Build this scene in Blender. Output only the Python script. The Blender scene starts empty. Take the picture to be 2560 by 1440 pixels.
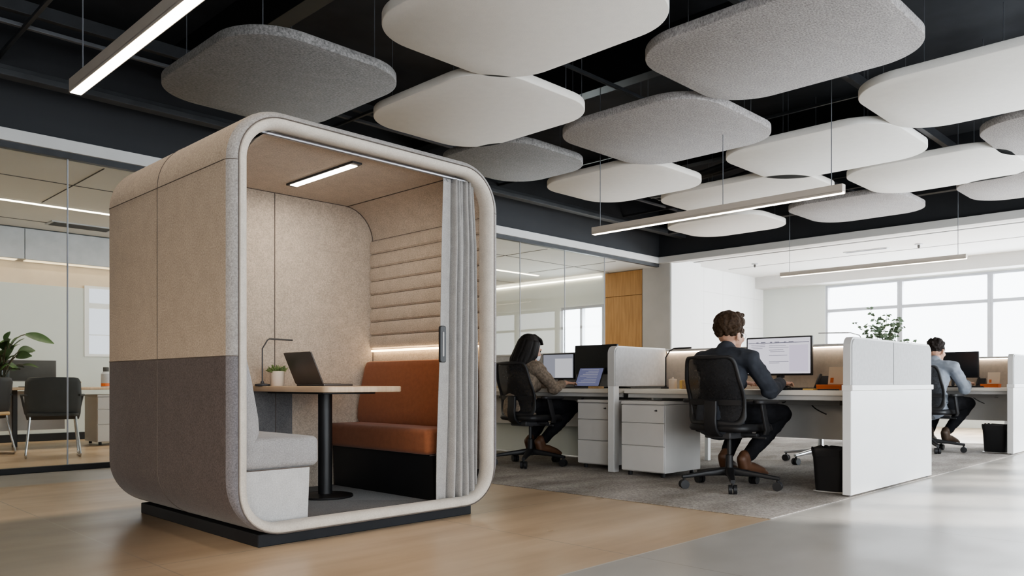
import bpy, bmesh, math, random
from mathutils import Vector, Matrix
R = random.Random(7)
scene = bpy.context.scene
COL = scene.collection
PI = math.pi

# ------------------------------------------------------------------ materials
def _nt(name):
    m = bpy.data.materials.new(name); m.use_nodes = True
    nt = m.node_tree; b = nt.nodes['Principled BSDF']
    return m, nt, b

def N(nt, t, **kw):
    n = nt.nodes.new(t)
    for k, v in kw.items():
        if k in n.inputs: n.inputs[k].default_value = v
        else: setattr(n, k, v)
    return n

def mat(name, c, rough=.6, metal=0., var=.06, scale=6., bump=0., bscale=80., spec=.5, stretch=None, c2=None, lo=.35, hi=.65, sheen=0.):
    """principled with a noise-mixed base colour and an optional noise bump"""
    m, nt, b = _nt(name)
    tc = N(nt, 'ShaderNodeTexCoord'); mp = N(nt, 'ShaderNodeMapping')
    nt.links.new(tc.outputs['Object'], mp.inputs['Vector'])
    if stretch: mp.inputs['Scale'].default_value = stretch
    no = N(nt, 'ShaderNodeTexNoise', Scale=scale, Detail=4.)
    nt.links.new(mp.outputs[0], no.inputs['Vector'])
    cr = N(nt, 'ShaderNodeValToRGB')
    d = c2 or tuple(x * (1 - var) for x in c)
    if not c2: c = tuple(min(1, x * (1 + var)) for x in c)
    cr.color_ramp.elements[0].position = lo; cr.color_ramp.elements[1].position = hi
    cr.color_ramp.elements[0].color = (*d, 1); cr.color_ramp.elements[1].color = (*c, 1)
    nt.links.new(no.outputs['Fac'], cr.inputs[0]); nt.links.new(cr.outputs[0], b.inputs['Base Color'])
    b.inputs['Roughness'].default_value = rough; b.inputs['Metallic'].default_value = metal
    b.inputs['Specular IOR Level'].default_value = spec
    if sheen: b.inputs['Sheen Weight'].default_value = sheen
    if bump:
        n2 = N(nt, 'ShaderNodeTexNoise', Scale=bscale, Detail=3.)
        nt.links.new(mp.outputs[0], n2.inputs['Vector'])
        bp = N(nt, 'ShaderNodeBump', Strength=bump, Distance=.004)
        nt.links.new(n2.outputs['Fac'], bp.inputs['Height']); nt.links.new(bp.outputs[0], b.inputs['Normal'])
    return m

def felt(name, c, contrast=.2, scale=170., rough=.95, stretch=(1, 1, 1), patch=.06, bd=.002):
    """fibre speckle on two scales with soft cloudy patches"""
    m, nt, b = _nt(name)
    tc = N(nt, 'ShaderNodeTexCoord'); mp = N(nt, 'ShaderNodeMapping'); mp.inputs['Scale'].default_value = stretch
    nt.links.new(tc.outputs['Object'], mp.inputs['Vector'])
    a = N(nt, 'ShaderNodeTexNoise', Scale=scale, Detail=3., Roughness=.7)
    p = N(nt, 'ShaderNodeTexNoise', Scale=scale / 9, Detail=3.)
    nt.links.new(mp.outputs[0], a.inputs['Vector']); nt.links.new(mp.outputs[0], p.inputs['Vector'])
    r1 = N(nt, 'ShaderNodeMapRange'); r1.inputs[1].default_value = .3; r1.inputs[2].default_value = .7
    r1.inputs[3].default_value = 1 - contrast; r1.inputs[4].default_value = 1 + contrast
    r2 = N(nt, 'ShaderNodeMapRange'); r2.inputs[1].default_value = .3; r2.inputs[2].default_value = .7
    r2.inputs[3].default_value = 1 - patch; r2.inputs[4].default_value = 1 + patch
    nt.links.new(a.outputs['Fac'], r1.inputs[0]); nt.links.new(p.outputs['Fac'], r2.inputs[0])
    mu = N(nt, 'ShaderNodeMath', operation='MULTIPLY')
    nt.links.new(r1.outputs[0], mu.inputs[0]); nt.links.new(r2.outputs[0], mu.inputs[1])
    mx = N(nt, 'ShaderNodeMix', data_type='RGBA', blend_type='MULTIPLY'); mx.inputs[0].default_value = 1
    mx.inputs[6].default_value = (*c, 1)
    nt.links.new(mu.outputs[0], mx.inputs[7]); nt.links.new(mx.outputs[2], b.inputs['Base Color'])
    b.inputs['Roughness'].default_value = rough; b.inputs['Specular IOR Level'].default_value = .15
    b.inputs['Sheen Weight'].default_value = .15
    bp = N(nt, 'ShaderNodeBump', Strength=.35, Distance=bd)
    nt.links.new(a.outputs['Fac'], bp.inputs['Height']); nt.links.new(bp.outputs[0], b.inputs['Normal'])
    return m

def emit(name, c, s):
    m, nt, b = _nt(name)
    nt.nodes.remove(b)
    e = N(nt, 'ShaderNodeEmission'); e.inputs[0].default_value = (*c, 1); e.inputs[1].default_value = s
    nt.links.new(e.outputs[0], nt.nodes['Material Output'].inputs[0])
    return m

def glassm(name, tint=(.93, .96, .94), refl=1.0):
    m, nt, b = _nt(name)
    nt.nodes.remove(b)
    t = N(nt, 'ShaderNodeBsdfTransparent'); t.inputs[0].default_value = (*tint, 1)
    g = N(nt, 'ShaderNodeBsdfGlossy'); g.inputs['Roughness'].default_value = .0; g.inputs[0].default_value = (refl, refl, refl, 1)
    f = N(nt, 'ShaderNodeLayerWeight', Blend=.5); pw = N(nt, 'ShaderNodeMath', operation='POWER'); pw.inputs[1].default_value = 5.
    ml = N(nt, 'ShaderNodeMath', operation='MULTIPLY_ADD'); ml.inputs[1].default_value = .6; ml.inputs[2].default_value = .022; x = N(nt, 'ShaderNodeMixShader')
    nt.links.new(f.outputs['Facing'], pw.inputs[0]); nt.links.new(pw.outputs[0], ml.inputs[0])
    nt.links.new(ml.outputs[0], x.inputs[0]); nt.links.new(t.outputs[0], x.inputs[1]); nt.links.new(g.outputs[0], x.inputs[2])
    nt.links.new(x.outputs[0], nt.nodes['Material Output'].inputs[0])
    return m

def meshy(name, c, alpha):
    m, nt, b = _nt(name)
    b.inputs['Base Color'].default_value = (*c, 1); b.inputs['Roughness'].default_value = .7
    t = N(nt, 'ShaderNodeBsdfTransparent'); x = N(nt, 'ShaderNodeMixShader')
    tc = N(nt, 'ShaderNodeTexCoord'); w = N(nt, 'ShaderNodeTexNoise', Scale=60.)
    nt.links.new(tc.outputs['Object'], w.inputs['Vector'])
    r = N(nt, 'ShaderNodeMapRange'); r.inputs[3].default_value = alpha - .08; r.inputs[4].default_value = alpha + .08
    nt.links.new(w.outputs['Fac'], r.inputs[0]); nt.links.new(r.outputs[0], x.inputs[0])
    nt.links.new(t.outputs[0], x.inputs[1]); nt.links.new(b.outputs[0], x.inputs[2])
    nt.links.new(x.outputs[0], nt.nodes['Material Output'].inputs[0])
    return m

def floor_mat():
    m, nt, b = _nt('floor_wood_and_stone')
    L = nt.links.new
    g = N(nt, 'ShaderNodeNewGeometry'); sp = N(nt, 'ShaderNodeSeparateXYZ'); L(g.outputs['Position'], sp.inputs[0])
    X, Y = sp.outputs[0], sp.outputs[1]
    def noise(sx, sy, scale, det=5.):
        mp = N(nt, 'ShaderNodeMapping'); mp.inputs['Scale'].default_value = (sx, sy, 1)
        L(g.outputs['Position'], mp.inputs[0])
        n = N(nt, 'ShaderNodeTexNoise', Scale=scale, Detail=det, Roughness=.6); L(mp.outputs[0], n.inputs['Vector'])
        return n.outputs['Fac']
    def ramp(v, stops):
        r = N(nt, 'ShaderNodeValToRGB'); e = r.color_ramp.elements
        while len(e) < len(stops): e.new(.5)
        for k, (p, c) in enumerate(stops): e[k].position = p; e[k].color = (*c, 1)
        L(v, r.inputs[0]); return r.outputs[0]
    def rng(v, a, b_, c=0., d=1.):
        r = N(nt, 'ShaderNodeMapRange', interpolation_type='SMOOTHSTEP'); L(v, r.inputs[0])
        for k, q in enumerate((a, b_, c, d)): r.inputs[k + 1].default_value = q
        return r.outputs[0]
    def math_(op, a, b_):
        n = N(nt, 'ShaderNodeMath', operation=op)
        for k, q in enumerate((a, b_)):
            if isinstance(q, (int, float)): n.inputs[k].default_value = q
            else: L(q, n.inputs[k])
        return n.outputs[0]
    def mix(f, a, b_, bt='MIX'):
        x = N(nt, 'ShaderNodeMix', data_type='RGBA', blend_type=bt)
        if isinstance(f, (int, float)): x.inputs[0].default_value = f
        else: L(f, x.inputs[0])
        for k, q in ((6, a), (7, b_)):
            if isinstance(q, tuple): x.inputs[k].default_value = (*q, 1)
            else: L(q, x.inputs[k])
        return x.outputs[2]
    wood = ramp(noise(.4, 2.6, 1.3, 3.), [(.25, (.43, .305, .195)), (.5, (.55, .41, .275)), (.75, (.65, .505, .36))])
    wood = mix(.22, wood, ramp(noise(1., 9., 3., 3.), [(.25, (.72, .67, .6)), (.75, (1., 1., 1.))]), 'MULTIPLY')
    stone = ramp(noise(.8, 1.6, 1.0, 3.), [(.25, (.33, .312, .288)), (.75, (.47, .45, .42))])
    brown = ramp(noise(.5, 2.2, 1.2, 3.), [(.25, (.10, .075, .054)), (.75, (.175, .133, .096))])
    # wood zone: everything past the grout line y=2.13, browner stone at the far left, grey strip by the glass
    near = math_('MULTIPLY', rng(math_('ADD', Y, math_('MULTIPLY', X, -1.3)), 1.0, 2.7), rng(Y, 5.35, 5.1))
    col = mix(near, wood, brown)
    strip = math_('MULTIPLY', rng(Y, 6.85, 7.0), rng(Y, 7.9, 7.84))
    col = mix(strip, col, stone)
    edge = math_('GREATER_THAN', Y, 2.13)
    col = mix(edge, stone, col)
    # grout joints
    def joint(v, off, step, w):
        f = math_('FRACT', math_('DIVIDE', math_('SUBTRACT', v, off - w / 2), step), 0.)
        return math_('LESS_THAN', f, w / step)
    jm = math_('MAXIMUM', joint(X, 1.36 - 4 * 1.6, 1.6, .008), joint(Y, 2.13 - 4 * 1.36, 1.36, .008))
    col = mix(math_('MULTIPLY', jm, .55), col, (.2, .17, .14))
    bl = math_('LESS_THAN', math_('ABSOLUTE', math_('SUBTRACT', Y, 2.13), 0.), .0055)
    col = mix(bl, col, (.50, .475, .44))
    L(col, b.inputs['Base Color'])
    L(rng(noise(1, 1, 2., 2.), .2, .8, .27, .36), b.inputs['Roughness'])
    b.inputs['Specular IOR Level'].default_value = .5
    return m

def carpet_mat():
    m, nt, b = _nt('office_carpet')
    L = nt.links.new
    g = N(nt, 'ShaderNodeNewGeometry')
    def noise(sx, sy, s, d=4.):
        mp = N(nt, 'ShaderNodeMapping'); mp.inputs['Scale'].default_value = (sx, sy, 1); L(g.outputs['Position'], mp.inputs[0])
        n = N(nt, 'ShaderNodeTexNoise', Scale=s, Detail=d); L(mp.outputs[0], n.inputs['Vector']); return n.outputs['Fac']
    r = N(nt, 'ShaderNodeValToRGB'); L(noise(1, 1.8, 1.6), r.inputs[0])
    r.color_ramp.elements[0].position = .35; r.color_ramp.elements[0].color = (.28, .255, .233, 1)
    r.color_ramp.elements[1].position = .65; r.color_ramp.elements[1].color = (.45, .418, .39, 1)
    x = N(nt, 'ShaderNodeMix', data_type='RGBA', blend_type='MULTIPLY'); x.inputs[0].default_value = .7
    r2 = N(nt, 'ShaderNodeMapRange'); L(noise(1, 1, 75.), r2.inputs[0]); r2.inputs[1].default_value = .3; r2.inputs[2].default_value = .7; r2.inputs[3].default_value = .5; r2.inputs[4].default_value = 1.3
    L(r.outputs[0], x.inputs[6]); L(r2.outputs[0], x.inputs[7]); L(x.outputs[2], b.inputs['Base Color'])
    b.inputs['Roughness'].default_value = 1; b.inputs['Specular IOR Level'].default_value = .05
    bp = N(nt, 'ShaderNodeBump', Strength=.6, Distance=.006); L(noise(1, 1, 140.), bp.inputs['Height']); L(bp.outputs[0], b.inputs['Normal'])
    return m

WARM = (1., .80, .58)
M = dict(
    floor=floor_mat(), carpet=carpet_mat(),
    felt_beige=felt('pod_beige_felt', (.37, .30, .235), .30, 120, patch=.05),
    felt_dark=felt('pod_dark_felt', (.090, .072, .067), .38, 130),
    felt_rimdark=felt('rim_dark_felt', (.165, .155, .162), .3, 140),
    felt_rim=felt('rim_grey_felt', (.31, .29, .275), .3, 130),
    felt_cream=felt('trim_cream_felt', (.54, .49, .43), .12, 140),
    felt_in=felt('pod_inner_felt', (.45, .385, .32), .24, 120, patch=.06),
    felt_ingrey=felt('pod_inner_grey_felt', (.16, .158, .16), .25, 130),
    felt_seat=felt('bench_grey_felt', (.32, .305, .30), .22, 140),
    felt_base=felt('bench_base_felt', (.50, .485, .47), .14, 130),
    orange=felt('orange_wool', (.25, .093, .045), .13, 320),
    podcarpet=felt('pod_floor_carpet', (.10, .088, .08), .5, 150),
    seam=mat('seam_thread', (.11, .09, .078), .8),
    panel_grey=felt('acoustic_grey_felt', (.20, .192, .186), .50, 62, stretch=(.8, 1.5, 1), patch=.08, bd=.0012),
    panel_grey2=felt('acoustic_light_grey_felt', (.32, .30, .293), .45, 66, stretch=(.8, 1.5, 1), patch=.06, bd=.0012),
    panel_white=felt('acoustic_white_felt', (.70, .665, .615), .03, 120, patch=.02),
    panel_white2=felt('acoustic_bright_white_felt', (.78, .765, .73), .03, 120, patch=.02),
    black=mat('black_powder_coat', (.012, .012, .013), .45, var=.1),
    plinth=mat('plinth_dark_metal', (.016, .017, .020), .6, var=.1, spec=.25),
    blackplastic=mat('black_plastic', (.016, .016, .018), .5, var=.1),
    darkgrey=mat('dark_grey_plastic', (.05, .05, .054), .5, var=.1),
    chairmesh=meshy('chair_mesh', (.012, .012, .014), .88),
    chrome=mat('chrome_steel', (.62, .62, .63), .25, 1.),
    alu=mat('brushed_aluminium', (.60, .54, .48), .4, .25, var=.03),
    railm=mat('curtain_rail_steel', (.33, .33, .35), .35, .9),
    curtain=felt('curtain_grey_linen', (.345, .33, .315), .15, 160),
    tabletop=mat('pale_oak_top', (.62, .47, .33), .4, c2=(.54, .395, .265), scale=4, stretch=(12, 1.2, 1)),
    white=mat('white_laminate', (.74, .735, .73), .38, var=.012),
    desk=mat('white_desk_top', (.82, .77, .70), .4, var=.015),
    edge=mat('desk_edge_grey', (.34, .33, .32), .5),
    fabric_w=felt('screen_white_fabric', (.53, .53, .535), .06, 300),
    fabric_b=felt('screen_beige_fabric', (.46, .415, .37), .07, 300),
    trimgrey=mat('screen_trim_grey', (.58, .57, .56), .5, var=.02),
    pedestal=mat('pedestal_white', (.62, .60, .58), .42, var=.015),
    ceil_black=mat('black_painted_ceiling', (.036, .038, .043), .85, var=.25, scale=2),
    ceil_dark=mat('charcoal_soffit_paint', (.029, .0305, .034), .8, var=.1, scale=1.2),
    pipe=mat('dark_conduit', (.04, .042, .046), .5, var=.15),
    pipe_l=mat('grey_conduit', (.16, .165, .18), .45, .3),
    wall_white=mat('white_wall_paint', (.80, .805, .80), .8, var=.015, scale=2),
    wall_green=mat('pale_green_wall_paint', (.60, .63, .60), .8, var=.015, scale=2),
    wall_grey=mat('grey_plaster', (.46, .45, .43), .85, var=.03, scale=3),
    header=mat('header_white_paint', (.60, .595, .58), .7, var=.015),
    roomceil=mat('cream_ceiling_tile', (.66, .67, .66), .85, var=.02, scale=2),
    farceil=mat('white_ceiling_paint', (.80, .80, .79), .85, var=.01, scale=2),
    wood=mat('oak_cabinet_veneer', (.46, .265, .105), .5, c2=(.36, .195, .07), scale=3, stretch=(9, 9, .7)),
    frame=mat('window_frame_grey', (.42, .44, .48), .5, var=.03),
    glass=glassm('partition_glass', (.93, .955, .94)), wglass=glassm('window_glass', (.97, .98, .985), .3),
    outside=emit('overcast_daylight', (.93, .97, 1.), 1.7),
    bright=emit('daylit_pane', (.90, .93, 1.), .8), lamp=emit('pendant_diffuser', (1., .86, .70), 9.), lamp_pod=emit('pod_lamp_diffuser', (1., .90, .77), 8.),
    led=emit('warm_led_strip', (1., .72, .42), 6.5), led_room=emit('room_led', (1., .88, .70), 7.),
    led_cab=emit('cabinet_led', (1., .78, .48), 1.3), led_desk=emit('desk_led_strip', (1., .80, .58), 16.),
    laptop=mat('laptop_grey_alloy', (.13, .12, .115), .4, .5), keys=mat('keyboard_black', (.02, .02, .022), .6, var=.3, scale=200),
    screen_off=mat('screen_off', (.008, .009, .012), .25), screen_on=emit('screen_lilac_white', (.76, .73, .82), .7),
    screen_on2=emit('laptop_screen_violet', (.27, .28, .45), .33), screen_lav=emit('screen_lavender', (.42, .43, .50), .42), screen_white=emit('screen_pale', (.70, .70, .74), .5),
    screen_text=emit('screen_text_grey', (.45, .44, .52), .42), screen_bar=emit('screen_bar_dark', (.2, .2, .26), .4),
    screen_side=emit('screen_sidebar', (.68, .62, .76), .66),
    ceramic=mat('cream_ceramic', (.66, .56, .46), .5, var=.03), plant=mat('succulent_green', (.20, .26, .09), .6, c2=(.10, .15, .05)),
    leaf=mat('glossy_leaf', (.07, .13, .045), .45, c2=(.035, .07, .025)), leaf2=mat('pale_leaf', (.24, .31, .21), .7, c2=(.15, .21, .13)),
    stem=mat('plant_stem', (.10, .085, .05), .7), soil=mat('potting_soil', (.03, .022, .015), .95, bump=.5),
    orangebox=mat('orange_card', (.62, .15, .03), .5), paper=mat('warm_paper', (.72, .60, .46), .8, var=.03),
    yellow=mat('yellow_note', (.72, .50, .18), .8), woodlite=mat('light_wood', (.55, .38, .20), .5, c2=(.46, .30, .14), scale=8, stretch=(1, 8, 8)),
    bin=mat('bin_black', (.013, .013, .015), .55), bag=mat('bin_liner', (.02, .02, .022), .35),
    skin=mat('skin_fair', (.56, .33, .235), .55, var=.05), skin2=mat('skin_light', (.56, .34, .25), .55, var=.05),
    hair_b=mat('brown_hair', (.062, .037, .021), .7, c2=(.028, .016, .009), spec=.2, scale=70, bump=.8, bscale=90),
    hair_k=mat('black_hair', (.010, .008, .008), .6, spec=.2, c2=(.02, .017, .015), scale=25, stretch=(5, 5, .4), bump=.5, bscale=60),
    hair_d=mat('dark_brown_hair', (.022, .016, .013), .7, spec=.2, c2=(.014, .01, .009), scale=70, bump=.8, bscale=90),
    denim=mat('charcoal_shirt_cloth', (.042, .047, .060), .85, c2=(.026, .030, .040), scale=14, bump=.5, bscale=22),
    blouse=mat('brown_print_blouse', (.27, .215, .165), .8, c2=(.185, .145, .11), scale=45, bump=.4, bscale=22, lo=.45, hi=.55),
    greyshirt=mat('grey_blue_shirt_cloth', (.30, .33, .38), .85, c2=(.23, .26, .31), scale=12, bump=.5, bscale=20),
    trousers=mat('black_trouser_cloth', (.010, .010, .012), .85, spec=.15, c2=(.016, .016, .019), scale=16, bump=.4, bscale=24),
    shoe=mat('tan_leather', (.095, .045, .024), .5, var=.1), shoe_d=mat('dark_brown_leather', (.07, .045, .03), .5, var=.1), sole=mat('pale_sole', (.45, .44, .42), .7),
    mask=mat('pale_face_mask', (.66, .69, .74), .8), clear=glassm('clear_plastic', (.9, .93, .95)),
    backgrey=mat('monitor_back_grey', (.42, .42, .42), .5), grey=mat('mid_grey_fabric', (.075, .075, .073), .7), greylite=mat('pale_grey_plastic', (.45, .46, .48), .5),
    blind=mat('pale_blind', (.7, .72, .74), .8),
)

# ------------------------------------------------------------------ object helpers
def wl(o):
    v = Vector((0, 0, 0))
    while o is not None: v = v + o.location; o = o.parent
    return v

def obj(name, bm, m, parent=None, smooth=True, angle=35):
    me = bpy.data.meshes.new(name)
    if isinstance(bm, bmesh.types.BMesh):
        if parent is not None: bmesh.ops.translate(bm, verts=bm.verts, vec=-wl(parent))
        bmesh.ops.recalc_face_normals(bm, faces=bm.faces)
        bm.to_mesh(me); bm.free()
    else:
        bpy.data.meshes.remove(me); me = bm; me.name = name
    me.materials.clear(); me.materials.append(M[m])
    if smooth:
        for p in me.polygons: p.use_smooth = True
        try: me.set_sharp_from_angle(angle=math.radians(angle))
        except Exception: pass
    o = bpy.data.objects.new(name, me); COL.objects.link(o)
    if parent is not None: o.parent = parent
    return o

def tag(o, label, cat, group=None, kind=None):
    if label: o['label'] = label
    if cat: o['category'] = cat
    if group: o['group'] = group
    if kind: o['kind'] = kind
    return o

def thing(name, label, cat, loc=(0, 0, 0), group=None):
    o = bpy.data.objects.new(name, None); COL.objects.link(o); o.empty_display_size = .1
    o.location = loc
    return tag(o, label, cat, group)

def struct(name, bm, m, smooth=False, parent=None):
    o = obj(name, bm, m, parent, smooth)
    if parent is None: o['kind'] = 'structure'
    return o

def copy_tree(o, parent=None):
    c = o.copy(); COL.objects.link(c); c.parent = parent
    for ch in list(o.children): copy_tree(ch, c)
    return c

def relabel(c, label, loc=None, rot=None, group=None):
    c['label'] = label
    if loc is not None: c.location = loc
    if rot is not None: c.rotation_euler = (0, 0, rot)
    if group: c['group'] = group
    return c

def B(): return bmesh.new()

def loft(bm, rings, cap=True, closed=True, wrap=False):
    vs = [[bm.verts.new(p) for p in r] for r in rings]
    n = len(vs[0])
    idx = list(range(len(vs) - 1)) + ([len(vs) - 1] if wrap else [])
    for i in idx:
        a, b = vs[i], vs[(i + 1) % len(vs)]
        for j in range(n if closed else n - 1):
            k = (j + 1) % n
            try: bm.faces.new((a[j], a[k], b[k], b[j]))
            except ValueError: pass
    if cap and not wrap and closed:
        bm.faces.new(vs[0][::-1]); bm.faces.new(vs[-1])
    return bm

def rrect(x0, x1, y0, y1, r, k=6):
    out = []
    for cx, cy, a in ((x1 - r, y1 - r, 0), (x0 + r, y1 - r, 90), (x0 + r, y0 + r, 180), (x1 - r, y0 + r, 270)):
        for i in range(k + 1):
            t = math.radians(a + 90 * i / k); out.append((cx + r * math.cos(t), cy + r * math.sin(t)))
    return out

def slab(bm, x0, x1, y0, y1, z0, z1, r=.02, e=.004, k=6, axis='z'):
    """rounded rectangle extruded along axis with eased edges"""
    r = min(r, (x1 - x0) / 2 - 1e-4, (y1 - y0) / 2 - 1e-4)
    def ring(off, z):
        pts = rrect(x0 + off, x1 - off, y0 + off, y1 - off, max(r - off, .0005), k)
        if axis == 'z': return [(p, q, z) for p, q in pts]
        if axis == 'x': return [(z, p, q) for p, q in pts]
        return [(q, z, p) for p, q in pts]
    s = [(e, z0), (e * .3, z0 + e * .3), (0, z0 + e), (0, z1 - e), (e * .3, z1 - e * .3), (e, z1)]
    return loft(bm, [ring(o_, z_) for o_, z_ in s])

def box(bm, x0, x1, y0, y1, z0, z1, e=.003):
    """box with eased edges on all sides"""
    e = min(e, (x1 - x0) / 2.2, (y1 - y0) / 2.2, (z1 - z0) / 2.2)
    return slab(bm, x0, x1, y0, y1, z0, z1, r=e + .0004, e=e, k=1 if e < .006 else 4)

def rbox(bm, x0, x1, y0, y1, z0, z1, r, seg=4, taper=None):
    b2 = bmesh.new()
    bmesh.ops.create_cube(b2, size=1)
    for v in b2.verts:
        v.co = Vector((x0 + (v.co.x + .5) * (x1 - x0), y0 + (v.co.y + .5) * (y1 - y0), z0 + (v.co.z + .5) * (z1 - z0)))
    if taper: taper(b2)
    bmesh.ops.bevel(b2, geom=b2.edges[:] , offset=r, segments=seg, profile=.5, affect='EDGES')
    merge(bm, b2); return bm

def merge(bm, b2, mtx=None):
    me = bpy.data.meshes.new('tmp'); b2.to_mesh(me); b2.free()
    if mtx is not None: me.transform(mtx)
    bm.from_mesh(me); bpy.data.meshes.remove(me)

def tube(bm, pts, r, seg=8, cap=True, wrap=False):
    pts = [Vector(p) for p in pts]; rings = []; n = len(pts); up = None
    for i, p in enumerate(pts):
        a = pts[i - 1] if (i or wrap) else p; b = pts[(i + 1) % n] if (i < n - 1 or wrap) else p
        t = (b - a)
        t = t.normalized() if t.length > 1e-9 else Vector((0, 0, 1))
        if up is None:
            up = Vector((0, 0, 1)) if abs(t.z) < .9 else Vector((1, 0, 0))
        s = t.cross(up).normalized(); up = s.cross(t).normalized()
        rr = r[i] if isinstance(r, (list, tuple)) else r
        rings.append([p + (s * math.cos(q) + up * math.sin(q)) * rr for q in (2 * PI * j / seg for j in range(seg))])
    return loft(bm, rings, cap, True, wrap)

def lathe(bm, prof, cx=0, cy=0, seg=24, z=0):
    rings = [[(cx + r * math.cos(2 * PI * j / seg), cy + r * math.sin(2 * PI * j / seg), z + h) for j in range(seg)] for r, h in prof]
    return loft(bm, rings)

def grow(bm, pts, rads, seg=14, side=(0, 1, 0), caps=4):
    """tapered limb: rings of (side radius, other radius) along pts, rounded ends"""
    pts = [Vector(p) for p in pts]; rings = []
    rads = [(q, q) if not isinstance(q, tuple) else q for q in rads]
    n = len(pts)
    def ring(p, t, r, f=1.):
        s = Vector(side); s = s - t * s.dot(t)
        if s.length < .15: s = Vector((1, 0, 0)) - t * t.x
        s.normalize(); u = t.cross(s)
        return [p + (s * (math.cos(q) * r[0]) + u * (math.sin(q) * r[1])) * f for q in (2 * PI * j / seg for j in range(seg))]
    ts = []
    for i in range(n):
        a = pts[max(i - 1, 0)]; b = pts[min(i + 1, n - 1)]; ts.append((b - a).normalized())
    for k in range(caps, 0, -1):
        th = PI / 2 * k / (caps + .15); rings.append(ring(pts[0] - ts[0] * (min(rads[0]) * math.sin(th)), ts[0], rads[0], math.cos(th)))
    for i in range(n): rings.append(ring(pts[i], ts[i], rads[i]))
    for k in range(1, caps + 1):
        th = PI / 2 * k / (caps + .15); rings.append(ring(pts[-1] + ts[-1] * (min(rads[-1]) * math.sin(th)), ts[-1], rads[-1], math.cos(th)))
    return loft(bm, rings)

def ell(bm, c, r, mtx=None, u=14, v=9):
    b2 = bmesh.new(); bmesh.ops.create_uvsphere(b2, u_segments=u, v_segments=v, radius=1)
    m = Matrix.Translation(Vector(c)) @ (mtx or Matrix.Identity(4)) @ Matrix.Diagonal((*r, 1))
    merge(bm, b2, m); return bm

from mathutils import noise as mnoise
def wrinkle(me, amp, sc, seed=0.):
    """cloth folds: ridged noise pushed along the normals"""
    ns = [v.normal.copy() for v in me.vertices]
    for v, n in zip(me.vertices, ns):
        p = v.co
        a = mnoise.noise(Vector((p.x * sc, p.y * sc, p.z * sc * 1.8 + seed))); b = mnoise.noise(Vector((p.x * sc * 2.3 + 7, p.y * sc * 2.3, p.z * sc * 3.2 + seed)))
        v.co = p + n * amp * ((1 - 2 * abs(a)) * .8 + b * .5)
    return me
def remesh(bm, voxel, smooth=4, fac=.5):
    me = bpy.data.meshes.new('rm'); bmesh.ops.recalc_face_normals(bm, faces=bm.faces); bm.to_mesh(me); bm.free()
    o = bpy.data.objects.new('rm', me); COL.objects.link(o)
    md = o.modifiers.new('r', 'REMESH'); md.mode = 'VOXEL'; md.voxel_size = voxel
    s = o.modifiers.new('s', 'SMOOTH'); s.iterations = smooth; s.factor = fac
    dg = bpy.context.evaluated_depsgraph_get(); dg.update()
    out = bpy.data.meshes.new_from_object(o.evaluated_get(dg))
    bpy.data.objects.remove(o); bpy.data.meshes.remove(me)
    return out

def arc(p0, p1, p2, k=6):
    """quadratic corner through control p1"""
    p0, p1, p2 = map(Vector, (p0, p1, p2))
    return [p0 * (1 - t) ** 2 + p1 * 2 * t * (1 - t) + p2 * t * t for t in (i / k for i in range(k + 1))]

# ------------------------------------------------------------------ camera (plan axes: x along the glass wall, y across)
cam = bpy.data.objects.new('camera', bpy.data.cameras.new('camera')); COL.objects.link(cam)
cam.location = (0, 0, .79); cam.rotation_euler = (PI / 2, 0, -math.atan2(.7131, .7011))
cam.data.sensor_width = 36; cam.data.lens = 36 * 1974 / 2560; cam.data.shift_y = 237 / 2560
cam.data.clip_start = .05; cam.data.clip_end = 100
cam.data.dof.use_dof = True; cam.data.dof.focus_distance = 4.4; cam.data.dof.aperture_fstop = 5.0
scene.camera = cam

# ------------------------------------------------------------------ room shell
XL, XR, YN, YG, YB = -4., 15.4, -2.6, 7.85, 12.1
struct('floor', box(B(), XL - .2, XR + .3, YN - .2, YB + .2, -.1, 0), 'floor')
struct('ceiling', box(B(), XL - .2, 11.75, YN - .2, YG + .1, 4.1, 4.2), 'ceil_black')
struct('ceiling_far', box(B(), 11.75, XR + .1, YN - .2, YG + .1, 2.95, 3.05), 'farceil')
struct('ceiling_glass_room', box(B(), XL - .2, 11.75, YG + .1, YB + .1, 2.82, 2.95), 'roomceil')
struct('wall_back_soffit', box(B(), XL, 11.75, YG, YG + .1, 2.97, 4.1), 'ceil_dark')
struct('wall_far_soffit', box(B(), 11.65, 11.75, YN, YG, 2.97, 4.1), 'ceil_dark')
struct('trim_1', box(B(), XL, 11.75, YG - .04, YG + .1, 2.865, 2.972), 'header')
struct('trim_2', box(B(), 11.58, 11.76, YN, YG, 2.865, 2.972), 'header')
struct('trim_3', box(B(), XL, 11.64, YG - .01, YG + .05, 2.81, 2.866), 'pipe')
struct('trim_4', box(B(), XL, 11.64, YG - .01, YG + .05, 0, .05), 'black')
struct('wall_left', box(B(), XL - .1, XL, YN, YB, 0, 4.1), 'wall_grey')
# rear wall of the glazed room with warm splash band and a pale lower panel
struct('wall_back', box(B(), XL, 11.75, YB, YB + .1, 0, 2.9), 'paper')
struct('trim_5', box(B(), XL, 11.6, YB - .02, YB, .1, 2.12), 'wall_green')
struct('baseboard_back', box(B(), XL, 11.6, YB - .04, YB, 0, .1), 'black')
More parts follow.
